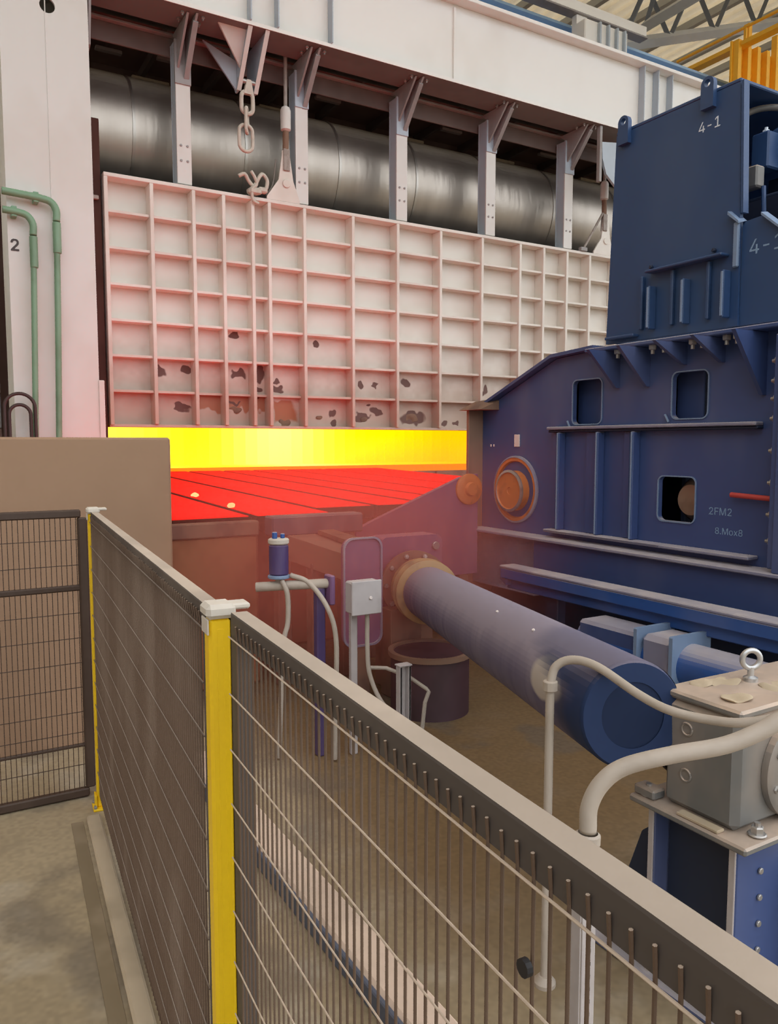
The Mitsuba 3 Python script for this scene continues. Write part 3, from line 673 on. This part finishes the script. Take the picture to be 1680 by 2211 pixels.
for y in (3.957, 3.292):
    lugp = Polygon([(y - .045, 3.72), (y - .045, 3.86)] + [(y + .045 * math.cos(t), 3.86 + .045 * math.sin(t)) for t in np.linspace(math.pi, 0, 12)] + [(y + .045, 3.72)]).difference(Point(y, 3.865).buffer(.022, 12))
    part(hd2, 'lifting_lug', prism(lugp, 'X', 4.165, 4.199), 'm_blue_hood', label='lifting lug with a hole')
part(hd2, 'pocket_ledge', cb(4.12, 4.199, 3.12, 3.70, 2.815, 2.832), 'm_blue_hood')
for y in (3.67, 3.40, 3.112):
    part(hd2, 'pocket_rib', cb(4.13, 4.199, y - .01, y + .01, 2.45, 2.73), 'm_blue_hood')
    part(hd2, 'pocket_rib_edge', cb(4.122, 4.1295, y - .008, y + .008, 2.46, 2.72, .002), 'm_blue_edge')
for y in (3.77, 3.52, 3.25):
    part(hd2, 'pocket_side', cb(4.17, 4.199, y - .012, y + .012, 2.46, 2.81), 'm_blue_hood')
for y, z in ((3.70, 2.86), (3.22, 2.87)):
    part(hd2, 'stud', rod((4.199, y, z), (-1, 0, 0), .025, .012, .003, 10), 'm_navy_dark')
part(hd2, 'foot_ledge', cb(4.14, 4.199, 3.80, 4.06, 2.42, 2.44), 'm_blue_hood')
part(hfp, 'chalk_text', on_face(meshkit.text_mesh('4-1', .062, .001), 4.1995, 3.375, 3.60), 'm_chalk', label='white chalk marking 4-1')
part(hd2, 'chalk_text', on_face(meshkit.text_mesh('4-1', .085, .001), 4.2145, 3.005, 2.80), 'm_chalk_faint', label='faint chalk marking 4-1')
mo = thing('hood_motor', 'dark blue motor with fittings inside the open side of the hood', 'motor')
part(mo, 'body', rod((4.62, 3.12, 3.52), (1, 0, 0), .75, .13, .02, 28), 'm_blue_hood', 30)
part(mo, 'shelf', cb(4.45, 5.45, 2.7, 3.45, 3.18, 3.20), 'm_navy_dark')
part(mo, 'valve_block', cb(4.50, 4.62, 3.10, 3.22, 3.38, 3.60, .01), 'm_blue_hood')
part(mo, 'fitting', nut((4.56, 3.16, 3.601), (0, 0, 1), .022, .02, .02), 'm_chalk')
part(mo, 'fitting', cb(4.40, 4.48, 3.10, 3.22, 3.25, 3.38, .01), 'm_gearbox')
part(mo, 'pipe', tube([(4.44, 3.08, 3.25), (4.44, 3.06, 2.9)], .014, 8), 'm_blue_hood', 40)
part(mo, 'pedestal', cb(4.8, 5.2, 2.95, 3.3, 3.20, 3.40), 'm_navy_dark')
part(mo, 'bracket', cb(4.62, 4.75, 2.95, 3.08, 3.36, 3.40), 'm_gearbox')
single('hood_hose', tube([(4.30, 3.36, 3.55), (4.45, 3.31, 3.70), (4.55, 3.21, 3.765), (4.66, 3.08, 3.74), (4.75, 2.94, 3.62)], .02, 10, 8), 'm_gearbox', 'grey curved hose inside the open hood', 'hose', True)

bm = thing('guide_channel', 'long blue channel beam with a dusty pale top below the machine', 'beam')
part(bm, 'top_flange', cb(3.68, 3.82, 1.4, 4.62, .775, .795), 'm_blue_ledge', label='dusty pale top flange')
part(bm, 'web', cb(3.74, 3.78, 1.4, 4.60, .62, .774), 'm_blue_bright')
part(bm, 'front_lip', cb(3.685, 3.70, 1.4, 4.61, .70, .774), 'm_blue_bright')
part(bm, 'nose', hull([(3.69, 4.55, .65), (3.81, 4.55, .65), (3.69, 4.55, .774), (3.81, 4.55, .774), (3.72, 4.66, .68), (3.78, 4.66, .68), (3.72, 4.66, .76), (3.78, 4.66, .76)]), 'm_blue')
for y in (1.9, 3.0, 4.1):
    part(bm, 'leg', cb(3.79, 3.87, y, y + .12, 0, .774), 'm_navy_dark')
cy = thing('hydraulic_cylinder', 'blue hydraulic cylinder held by square clamps below the channel beam', 'cylinder')
part(cy, 'barrel', rod((3.62, 3.62, .47), (0, -1, 0), 2.3, .125, .01, 36), 'm_blue_bright', 30)
part(cy, 'cap', cb(3.50, 3.74, 3.10, 3.60, .36, .605, .02), 'm_blue')
for y in (3.10, 2.85):
    part(cy, 'clamp_rib', prism(sbox(3.47, .33, 3.77, .64).buffer(.01), 'Y', y - .012, y + .012), 'm_blue_edge', label='light clamp rib')
part(cy, 'clamp_body', cb(3.485, 3.755, 2.863, 3.087, .34, .62, .03), 'm_blue_ledge', label='worn grey clamp')
part(cy, 'saddle', cb(3.5, 3.74, 2.9, 3.05, 0, .345), 'm_navy_dark')
part(cy, 'saddle', cb(3.5, 3.74, 1.7, 1.85, 0, .36), 'm_navy_dark')

gp = thing('guide_plate', 'triangular blue plate with red glow put into its colour, beside the brown end of the blue machine', 'plate')
part(gp, 'plate', prism([(2.86, .60), (2.86, 1.03), (3.0, 1.09), (3.86, 1.42), (4.03, 1.445), (4.03, .60)], 'Y', 5.36, 5.41), 'm_blue_redlit')
part(gp, 'hub', lathe([(.13, 0), (.13, .02), (.10, .035), (.06, .035), (.05, .06), (0, .06)], (3.93, 5.359, 1.32), (0, -1, 0), 32), 'm_hub', 30, label='orange-brown hub')
part(gp, 'leg', cb(3.0, 3.1, 5.37, 5.45, 0, .60), 'm_rust')
part(gp, 'leg', cb(3.85, 3.95, 5.37, 5.45, 0, .60), 'm_rust')

# ---------------------------------------------------------------- spindle, coupling and the small gear behind the fence
A, B = np.array([2.72, 4.13, .758]), np.array([1.787, 1.60, .893])
ax = (B - A) / np.linalg.norm(B - A)
L = np.linalg.norm(B - A)
sp = thing('spindle_shaft', 'thick dusty blue spindle shaft running from the gearbox to the rolls', 'shaft')
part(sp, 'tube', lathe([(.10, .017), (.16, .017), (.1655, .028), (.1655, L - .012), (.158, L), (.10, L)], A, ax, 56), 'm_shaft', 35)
part(sp, 'end_disc', lathe([(.158, L - .004), (.05, L - .003), (0, L - .002)], A, ax, 40), 'm_navy_clean', 30)
for t, a in ((1.62, .5), (2.05, .3)):
    q = A + ax * t + np.array([-.55, -.2, .8]) * .19
    part(sp, 'grease_nipple', rod(A + ax * t + np.array([-.5, 0, .86]) * .165, (-.5, 0, .86), .012, .006, .001, 8), 'm_label')
cp = thing('shaft_coupling', 'rusty yellow coupling collar at the far end of the shaft', 'coupling')
part(cp, 'collar', lathe([(.10, -.30), (.17, -.30), (.17, -.24), (.20, -.22), (.21, -.10), (.19, -.08), (.19, -.04), (.205, -.03), (.205, .0), (.17, .015), (.12, .015)], A, ax, 48), 'm_brass', 30)
cf = part(cp, 'flange', lathe([(.08, -.42), (.235, -.42), (.235, -.37), (.08, -.37)], A, ax, 40), 'm_primer', 30)
for i in range(10):
    t = i * 2 * math.pi / 10
    u = np.cross(ax, [0, 0, 1]); u /= np.linalg.norm(u); w = np.cross(ax, u)
    part(cf, 'bolt', nut(A - ax * .37 + .205 * (math.cos(t) * u + math.sin(t) * w), ax, .018, .018, .015), 'm_bolt')
part(cp, 'support', cb(2.62, 2.86, 4.42, 4.56, 0, .60), 'm_rust')
rc = thing('roller_chock', 'blue bearing housing with red glow put into its colour, behind the shaft coupling', 'bearing housing')
part(rc, 'housing', prism(rrect(2.66, 3.16, .45, 1.06, .05), 'Y', 4.62, 4.80), 'm_blue_redlit')
part(rc, 'bolt', rod((3.10, 4.619, .98), (0, -1, 0), .02, .03, .004, 12), 'm_bolt')
part(rc, 'foot', cb(2.7, 3.1, 4.64, 4.78, 0, .449), 'm_rust')
gd = thing('guard_plate', 'upright round-cornered blue guard plate with red glow put into its colour, behind the grey junction box', 'guard')
part(gd, 'plate', prism(rrect(2.255, 2.53, .40, 1.10, .07), 'Y', 4.40, 4.43), 'm_blue_redlit')
part(gd, 'rim', prism(rrect(2.25, 2.535, .395, 1.105, .07).difference(rrect(2.262, 2.523, .407, 1.093, .065)), 'Y', 4.385, 4.399), 'm_blue_ledge')
part(gd, 'foot', cb(2.35, 2.45, 4.40, 4.5, 0, .41), 'm_rust')
rb = thing('roller_beam', 'heat-lit brown beam between the blue sensor and the guard plate', 'beam')
part(rb, 'beam', hull([(2.13, 5.0, 1.07), (2.34, 5.0, 1.07), (2.13, 5.0, .90), (2.34, 5.0, .90), (2.30, 4.46, .99), (2.56, 4.46, .99), (2.30, 4.46, .82), (2.56, 4.46, .82)]), 'm_primer')
part(rb, 'cover_block', hull([(2.34, 4.95, 1.075), (2.46, 4.95, 1.075), (2.42, 4.6, 1.02), (2.56, 4.6, 1.02), (2.34, 4.95, 1.10), (2.46, 4.95, 1.10), (2.42, 4.6, 1.05), (2.56, 4.6, 1.05)]), 'm_rust')
part(rb, 'leg', cb(2.2, 2.3, 4.75, 4.85, 0, .9), 'm_rust')
bx = thing('blue_bolster', 'blue-grey flat box at the near edge of the red-hot table', 'machine block')
part(bx, 'body', cb(2.03, 2.74, 5.02, 5.17, 1.06, 1.20, .012), 'm_bolster')
part(bx, 'leg', cb(2.08, 2.18, 5.04, 5.14, 0, 1.06), 'm_rust')
part(bx, 'leg', cb(2.58, 2.68, 5.04, 5.14, 0, 1.06), 'm_rust')

sn = thing('blue_sensor', 'small blue canister sensor with a pale cap on a grey arm', 'sensor')
part(sn, 'body', rod((1.612, 3.90, 1.00), (0, 0, 1), .165, .052, .008, 20), 'm_violet', 30)
part(sn, 'cap', rod((1.612, 3.90, 1.166), (0, 0, 1), .03, .056, .006, 20), 'm_cap', 30)
part(sn, 'knob', cat([rod((1.59, 3.90, 1.196), (0, 0, 1), .035, .014, .003, 10), rod((1.635, 3.90, 1.196), (0, 0, 1), .025, .012, .003, 10)]), 'm_blue_bright', 30)
part(sn, 'base_ring', rod((1.612, 3.90, .982), (0, 0, 1), .018, .060, .004, 20), 'm_blue_edge', 30)
part(sn, 'stem', rod((1.612, 3.90, .955), (0, 0, 1), .03, .02, .003, 10), 'm_conduit', 30)
ar = thing('pipe_bracket', 'grey horizontal arm pipe on a slim blue post', 'bracket')
part(ar, 'arm', tube([(1.50, 3.95, .935), (1.85, 3.76, .955)], .026, 12), 'm_conduit', 40)
part(ar, 'end_plate', cb(1.83, 1.86, 3.72, 3.80, .84, 1.0), 'm_blue_redlit')
part(ar, 'post', cb(1.775, 1.825, 3.77, 3.82, 0, .93), 'm_violet')
single('sensor_cable', tube([(1.612, 3.86, .975), (1.63, 3.83, .90), (1.63, 3.83, .75), (1.60, 3.83, .60), (1.58, 3.85, .012)], .014, 8, 8), 'm_conduit', 'pale cable hanging straight down from the blue sensor', 'cable', True)
single('sensor_cable', tube([(1.66, 3.86, 1.0), (1.74, 3.80, .96), (1.80, 3.70, .84), (1.835, 3.67, .68), (1.835, 3.67, .4), (1.83, 3.68, .012)], .014, 8, 8), 'm_conduit', 'pale cable arching out from the blue sensor past the slim post', 'cable', True)
jb = thing('junction_box', 'square grey junction box on a thin floor post', 'junction box')
part(jb, 'box', cb(1.905, 2.075, 3.62, 3.70, .80, .972, .008), 'm_box')
lk = part(jb, 'lid', cb(1.900, 2.080, 3.607, 3.6195, .795, .977, .006), 'm_box')
part(lk, 'lock', rod((2.01, 3.606, .885), (0, -1, 0), .008, .009, .002, 10), 'm_label', 30)
part(jb, 'post', cb(1.945, 1.985, 3.705, 3.735, 0, .96, .004), 'm_box')
single('box_conduit', tube([(2.02, 3.66, .80), (2.02, 3.66, .60), (2.03, 3.65, .45), (2.08, 3.60, .30), (2.16, 3.50, .20), (2.25, 3.40, .11), (2.3, 3.35, .015)], .013, 8, 8), 'm_conduit', 'grey conduit curving down from the junction box', 'conduit', True)
dm = thing('dark_drum', 'dark purple drum under the shaft with a pale rim', 'drum')
part(dm, 'body', lathe([(0, 0), (.25, 0), (.25, .37), (.24, .38), (0, .38)], (2.73, 4.12, .0), (0, 0, 1), 40), 'm_maroon', 30)
part(dm, 'rim', lathe([(.25, .36), (.268, .365), (.268, .395), (.25, .40), (.235, .395), (.235, .38)], (2.73, 4.12, .0), (0, 0, 1), 40), 'm_rust', 30)
pp = thing('short_post', 'short grey channel post standing alone on the floor', 'post')
part(pp, 'channel', cat([cb(2.13, 2.145, 3.50, 3.545, 0, .515, .003), cb(2.185, 2.20, 3.50, 3.545, 0, .515, .003), cb(2.145, 2.185, 3.53, 3.545, 0, .515, .003)]), 'm_box')
part(pp, 'top_plate', cb(2.125, 2.205, 3.495, 3.55, .516, .524, .002), 'm_box')
single('bent_frame', tube([(2.03, 3.68, .485), (2.13, 3.65, .475), (2.24, 3.59, .425), (2.31, 3.52, .365), (2.32, 3.51, .35), (2.295, 3.51, .295), (2.26, 3.51, .012)], .011, 8), 'm_conduit', 'thin bent pipe frame leaning by the short post', 'pipe frame', 30)

# ---------------------------------------------------------------- gearbox and conduits in the right foreground
gb = thing('gearbox', 'dusty grey gearbox with an eyebolt on a blue pedestal', 'gearbox')
part(gb, 'body', cb(1.905, 2.55, 1.33, 1.585, .61, .94, .02), 'm_gearbox')
lid = cb(1.90, 2.56, 1.32, 1.592, .941, .966, .008).subdivide().subdivide()
lk = part(gb, 'lid', wobble(lid, .004, 25), 'm_gearbox', label='lid caked with pale dust')
for (x, y, s) in ((1.99, 1.40, .035), (2.10, 1.52, .04), (2.03, 1.55, .03), (2.2, 1.42, .04)):
    d = trimesh.creation.icosphere(2, 1)
    d.apply_scale((s * 1.5, s, .006))
    d.apply_translation((x, y, .967))
    part(lk, 'dust_cake', wobble(d, .008, 30), 'm_kerb', 30)
part(lk, 'eyebolt', cat([ring((2.18, 1.49, 1.035), .028, .009, (.45, .85, 0), 24, 10), lathe([(.022, 0), (.022, .012), (.010, .018), (.010, .045)], (2.18, 1.49, .966), (0, 0, 1), 16)]), 'm_zinc', 40, label='zinc eyebolt')
part(gb, 'side_ring', ring((1.904, 1.50, .86), .018, .004, (1, 0, 0), 18, 6), 'm_gearbox', True)
part(gb, 'side_ring', ring((1.904, 1.50, .72), .018, .004, (1, 0, 0), 18, 6), 'm_gearbox', True)
lk = part(gb, 'front_cover', lathe([(.15, 0), (.15, .02), (.135, .028), (.07, .03), (.06, .05), (0, .05)], (2.16, 1.329, .76), (0, -1, 0), 40), 'm_gearbox', 30)
for i in range(8):
    t = i * math.pi / 4 + .3
    part(lk, 'bolt', nut((2.16 + .125 * math.cos(t), 1.308, .76 + .125 * math.sin(t)), (0, -1, 0), .012, .01, .006), 'm_bolt')
lk = part(gb, 'base_plate', cb(1.86, 2.65, 1.265, 1.675, .585, .608, .006), 'm_gearbox')
part(gb, 'shim', cb(1.868, 1.90, 1.36, 1.50, .609, .618, .002), 'm_kerb')
for (x, y) in ((1.90, 1.63), (1.96, 1.30), (2.3, 1.30)):
    part(lk, 'foot_bolt', cat([rod((x, y, .609), (0, 0, 1), .008, .026, .003, 14), nut((x, y, .617), (0, 0, 1), .018, .016, .014)]), 'm_bolt', 30)
part(gb, 'foot_lug', cb(1.875, 1.93, 1.59, 1.67, .609, .64, .006), 'm_gearbox')
part(gb, 'gap_shadow_disc', lathe([(.05, 0), (.135, 0), (.135, .012), (.05, .012)], (2.02, 1.588, .80), (0, 1, 0), 32), 'm_black')  # black disc standing in for the shadow between gearbox and shaft
pd = thing('blue_pedestal', 'dark blue steel pedestal with flanges carrying the gearbox', 'pedestal')
part(pd, 'web_plate', cb(1.985, 2.0, 1.36, 1.62, 0.0, .58), 'm_navy_dark')
part(pd, 'flange_plate', cb(1.925, 2.6, 1.625, 1.645, 0.0, .58), 'm_blue')
part(pd, 'flange_plate', cb(1.925, 2.6, 1.335, 1.357, 0.0, .58), 'm_blue')
part(pd, 'flange_edge', cb(1.918, 1.9245, 1.625, 1.645, 0.0, .575, .002), 'm_box')
part(pd, 'flange_edge', cb(1.918, 1.9245, 1.335, 1.357, 0.0, .575, .002), 'm_box')
part(pd, 'buttress', prism([(1.645, .02), (1.85, .02), (1.70, .45), (1.645, .5)], 'X', 1.955, 1.97), 'm_navy_dark')
part(pd, 'foot', cb(1.9, 2.62, 1.28, 1.9, 0, .02), 'm_blue')
part(pd, 'buttress', prism([(1.334, .02), (1.20, .02), (1.25, .4), (1.334, .5)], 'X', 2.16, 2.175), 'm_blue')
for z in (.15, .23, .31, .39, .47):
    part(pd, 'bolt', rod((2.03, 1.334, z), (0, -1, 0), .008, .010, .002, 8), 'm_bolt', 30)
h1 = thing('steel_conduit', 'thin beige conduit rising from the floor and dipping in front of the shaft', 'conduit')
P1 = [(1.627, 1.786, 0.963), (1.645, 1.782, 1.017), (1.673, 1.742, 1.044), (1.691, 1.655, 1.042), (1.7, 1.503, 0.998), (1.706, 1.395, 0.982), (1.755, 1.302, 0.976), (1.789, 1.227, 0.988), (1.856, 1.156, 1.023), (2.093, 1.065, 1.118), (2.384, 1.001, 1.154)]
top = np.array((1.627, 1.786, 0.963))
part(h1, 'riser', tube([(top[0] - .012, top[1] - .012, 0), top + (0, 0, -.01)], .0138, 12), 'm_conduit', 40)
part(h1, 'base_flange', lathe([(0, 0), (.035, 0), (.035, .012), (.02, .03), (0, .03)], (top[0] - .012, top[1] - .012, 0), (0, 0, 1), 16), 'm_conduit', 30)
part(h1, 'fitting', rod(top - (0, 0, .02), (0, 0, 1), .032, .023, .003, 12), 'm_conduit', 30)
part(h1, 'flexible_hose', tube(P1, np.interp(np.arange(len(curve(P1, 8))), (0, 50), (.0138, .0125)), 12, 8), 'm_conduit', True)
h2 = thing('thick_conduit', 'thick beige conduit hose sweeping in front of the gearbox body', 'conduit')
P2 = [(1.236, 1.226, .84), (1.240, 1.227, .898), (1.266, 1.217, .949), (1.312, 1.194, .985), (1.402, 1.143, 1.011), (1.501, 1.087, 1.031), (1.573, 1.048, 1.062), (1.619, 1.024, 1.091), (1.75, .96, 1.16), (1.9, .9, 1.2)]
part(h2, 'flexible_hose', tube(P2, .0195, 14, 8), 'm_conduit', True)
part(h2, 'collar', lathe([(.019, 0), (.028, .002), (.028, .022), (.022, .026)], (1.235, 1.226, .812), (.05, 0, 1), 18), 'm_conduit', 30)

# ---------------------------------------------------------------- the safety fence
def fence_axes(a, b):
    a, b = np.array(a, float), np.array(b, float)
    d = b - a
    L = np.linalg.norm(d)
    return a, d / L, L


N0, N1, N2 = (.468, 1.44), (.655, 3.77), (.428, .12)
N0B = (.492, 1.41)


def local(m, o, d, z=0.0):
    """Moves a mesh built along +Y from the origin onto the fence line."""
    m = m.copy()
    ang = math.atan2(d[1], d[0]) - math.pi / 2
    m.apply_transform(trimesh.transformations.rotation_matrix(ang, (0, 0, 1)))
    m.apply_translation((o[0], o[1], z))
    return m


for (o, lab, zt) in ((N0, 'bright yellow fence post where two mesh panels meet, the thicker one', 1.372), ((.647, 3.755), 'yellow fence post at the far corner by the mesh gate', 1.385)):
    d = fence_axes(N0, N1)[1]
    k = thing('fence_post', lab, 'fence post')
    part(k, 'post', local(cb(-.021, .021, -.022, .022, .012, zt), o, d), 'm_yellow')
    part(k, 'groove', local(cb(-.006, .006, -.0225, -.0215, .02, zt - .02, .0003), o, d), 'm_yellow')
    part(k, 'side_strip', local(cb(.0215, .027, -.020, .020, .02, zt), o, d), 'm_rail')
    part(k, 'cap', local(cat([cb(-.027, .030, -.032, .032, zt, zt + .028, .008), cb(.0, .062, -.012, .03, zt + .012, zt + .024, .005), cb(-.025, -.0215, -.024, .024, zt - .03, zt)]), o, d), 'm_cap', label='pale plastic cap')
    fp = part(k, 'foot_plate', local(cat([cb(-.04, .04, -.045, .045, 0, .012, .003), cb(-.03, -.0215, -.03, .03, .012, .07, .002)]), o, d), 'm_yellow')
    for s in (-1, 1):
        part(fp, 'bolt', local(nut((-.031, s * .034, .0122), (0, 0, 1), .008, .008, .008), o, d), 'm_bolt')


def wire(p, q, r=.0019, n=6):
    return tube([p, q], r, n)


def mesh_panel(label, a, b, zt0, zt1, zb, pitch, each, hz, rail_w=.030, rail_h=.042, wr=.0019):
    """A mesh panel from a to b on the ground plan; its wires one by one (each) or together."""
    o, d, L = fence_axes(a, b)
    k = thing('mesh_fence', label, 'fence')
    n = np.array([d[1], -d[0]])          # to the right of the direction of travel
    side = -n if n[0] > 0 else n         # the walkway side
    def P(s, off, z):
        return np.array([*(o + d * s + side * off), z])
    zt = lambda s: zt0 + (zt1 - zt0) * s / L
    s0, s1 = .03, L - .03
    rail = hull([P(s, off, zt(s) + dz) for s in (s0, s1) for off, dz in ((-rail_w / 2, 0), (rail_w / 2, 0), (-rail_w / 2 - .001, -.003), (rail_w / 2 + .001, -.003), (-rail_w / 2 - .001, -rail_h), (rail_w / 2 + .001, -rail_h))])
    part(k, 'top_rail', rail, 'm_rail')
    part(k, 'bottom_rail', hull([P(s, off, zb + dz) for s in (s0, s1) for off in (-rail_w / 2, rail_w / 2) for dz in (0, .03)]), 'm_rail')
    for s in (s0 + .014, s1 - .014):
        part(k, 'side_rail', hull([P(s + e, off, z) for e in (-.014, .014) for off in (-rail_w / 2, rail_w / 2) for z in (zb + .031, zt(s) - rail_h - .001)]), 'm_rail')
    off = rail_w / 2 + wr
    ws = []
    s = s0 + .04
    while s < s1 - .02:
        tip = zt(s) - .016 - .004 * rng.random()
        w = tube([P(s, off, zb + .01), P(s, off, tip - .02), P(s + .001, off + .0025, tip)], wr, 6)
        ws.append(w)
        s += pitch
    if each:
        for w in ws:
            part(k, 'wire', w, 'm_wire')
    else:
        part(k, 'wire_mesh', cat(ws), 'm_wire', kind='stuff')
    for z in hz:
        part(k, 'cross_wire', tube([P(s0, off + 2 * wr, z), P(s1, off + 2 * wr, z + zt1 - zt0)], wr * .8, 6), 'm_wire_cross' if each else 'm_wire_dim')
    return k, P


HZ = [1.358, 1.345, 1.237, 1.130, 1.025, .920, .813, .711, .606, .50, .395, .29, .18]
HZ = HZ[1:]
kB, PB = mesh_panel('near mesh fence panel with its wire tips standing before the dark rail', N0B, N2, 1.390, 1.368, .08, .0225, True, HZ)
part(kB, 'clip', lathe([(0, 0), (.008, 0), (.008, .006), (0, .006)], PB(.925, .022, 1.256), (-1, .05, 0), 12), 'm_black')
part(kB, 'clip', lathe([(0, 0), (.006, 0), (.006, .006), (0, .006)], PB(.28, .022, .70), (-1, .05, 0), 12), 'm_black')
kA, PA = mesh_panel('mesh fence panel between the two yellow posts', N0, N1, 1.390, 1.392, .06, .0225, False, HZ, wr=.0023)
st = thing('perforated_post', 'grey perforated channel post carrying the thick conduit behind the fence', 'post')
lk = part(st, 'channel', cat([cb(1.208, 1.212, 1.215, 1.245, 0.0, .80, .001), cb(1.2121, 1.252, 1.212, 1.216, 0.0, .80, .001), cb(1.252, 1.256, 1.215, 1.245, 0.0, .80, .001)]), 'm_box')
part(st, 'base_plate', cb(1.18, 1.28, 1.19, 1.27, 0, .008, .002), 'm_box')
part(st, 'pipe_clamp', cb(1.205, 1.262, 1.213, 1.238, .801, .811, .002), 'm_zinc')
for z in np.arange(.08, .79, .03):
    part(lk, 'hole', prism(rrect(1.226, 1.238, z, z + .016, .005), 'Y', 1.2112, 1.2119), 'm_black')

gt = thing('mesh_gate', 'dark-framed mesh gate standing before the low brown wall', 'gate')
GY = 3.915
part(gt, 'top_rail', cb(-1.2, .62, GY - .018, GY + .018, 1.355, 1.392), 'm_frame_dark')
part(gt, 'bottom_rail', cb(-1.2, .62, GY - .018, GY + .018, .005, .045), 'm_frame_dark')
part(gt, 'middle_rail', cb(-1.2, .612, GY - .012, GY + .012, 1.008, 1.036), 'm_frame_dark')
part(gt, 'lower_rail', cb(-1.2, .612, GY - .008, GY + .008, .25, .266), 'm_frame_dark')
part(gt, 'side_rail', cb(.605, .648, GY - .018, GY + .018, .046, 1.354), 'm_frame_dark')
part(gt, 'latch', cat([cb(.17, .215, GY - .03, GY - .01, 1.05, 1.20), cb(.17, .21, GY - .03, GY - .01, .35, .5)]), 'm_frame_dark')
part(gt, 'wire_mesh', cat([wire((x, GY - .006, .04), (x, GY - .006, 1.36), .0018) for x in np.arange(-1.18, .60, .0225)]), 'm_frame_dark', kind='stuff')
for z in (1.25, 1.13, .90, .78, .66, .54, .42, .32, .16):
    part(gt, 'cross_wire', wire((-1.2, GY + .002, z), (.61, GY + .002, z), .0018), 'm_frame_dark')

# ---------------------------------------------------------------- overhead: runway, crane, trusses
rw = thing('blue_runway', 'light blue crane runway beam behind the white girder', 'runway beam')
part(rw, 'top_flange', cb(8, 24, 13.35, 13.75, 10.62, 10.68), 'm_runway')
part(rw, 'web', cb(8, 24, 13.53, 13.56, 10.20, 10.619), 'm_runway')
part(rw, 'bottom_flange', cb(8, 24, 13.38, 13.72, 10.14, 10.199), 'm_runway')
wb = thing('white_roof_beam', 'white beam ending above the blue runway', 'beam')
part(wb, 'beam', cb(6, 14.3, 12.95, 13.1, 10.72, 10.95), 'm_girder')
part(wb, 'lower_flange', cb(6, 14.3, 12.9, 13.15, 10.68, 10.719), 'm_greysteel')
ec = thing('end_carriage', 'white end carriage standing on top of the girder', 'carriage')
part(ec, 'body', cb(12.2, 13.45, 12.7, 13.0, 9.95, 10.5, .02), 'm_girder')
part(ec, 'hanger', cb(12.2, 12.5, 12.95, 13.1, 10.2, 10.68), 'm_girder')
for x in (12.55, 12.8, 13.05, 13.28):
    part(ec, 'rib', cb(x, x + .05, 12.62, 12.699, 9.97, 10.48), 'm_bluegrey')
part(ec, 'leg', cb(12.3, 12.5, 12.75, 12.95, 7.76, 9.95), 'm_greysteel')
part(ec, 'leg', cb(13.1, 13.3, 12.75, 12.95, 7.76, 9.95), 'm_greysteel')
cr = thing('overhead_crane', 'yellow overhead crane bridge with ribbed panels under the roof', 'crane')
part(cr, 'bridge_girder', cb(17.0, 17.25, -2, 14.5, 11.05, 11.15), 'm_crane_yellow')
part(cr, 'handrail', cb(17.0, 17.06, 3, 14.4, 11.40, 11.45), 'm_crane_yellow')
part(cr, 'side_panel', cb(16.9, 23, 12.70, 12.75, 10.0, 11.20), 'm_crane_yellow')
for i in range(16):
    x = 16.95 + .36 * i
    part(cr, 'rib', cb(x, x + .12, 12.55, 12.699, 10.0, 11.2 + (.45 if i % 3 == 1 else 0.0)), 'm_crane_yellow')
for i in range(7):
    part(cr, 'rail_post', cb(17.0, 17.05, 12.4 - 1.5 * i, 12.45 - 1.5 * i, 11.151, 11.4), 'm_crane_yellow')


def truss(label, a, b, h, n, mat='m_truss'):
    k = thing('roof_truss', label, 'roof truss')
    a, b = np.array(a, float), np.array(b, float)
    up = np.array([0, 0, h])
    def bar(p, q, r):
        return tube([p, q], r, 4)
    part(k, 'lower_chord', bar(a, b, .15), mat)
    part(k, 'upper_chord', bar(a + up, b + up, .14), mat)
    for i in range(n):
        p, q = a + (b - a) * i / n, a + (b - a) * (i + .5) / n
        part(k, 'web_bar', bar(p, q + up, .07), 'm_truss_dark')
        part(k, 'web_bar', bar(q + up, a + (b - a) * (i + 1) / n, .07), 'm_truss_dark')


truss('sloping roof truss rising from the blue runway beyond the crane', (14.8, 14.2, 11.2), (30, 14.2, 17.0 - .6), 1.3, 9)
truss('roof truss running crosswise above the end of the white beam', (15.4, 14.0, 11.7), (15.4, 1.6, 11.9), 1.6, 9)
truss('roof truss farther back under the tan roof', (8, 20, 12.3), (36, 20, 14.2), 1.3, 14)
truss('rearmost roof truss under the tan roof', (8, 26, 12.6), (36, 26, 14.4), 1.2, 12)
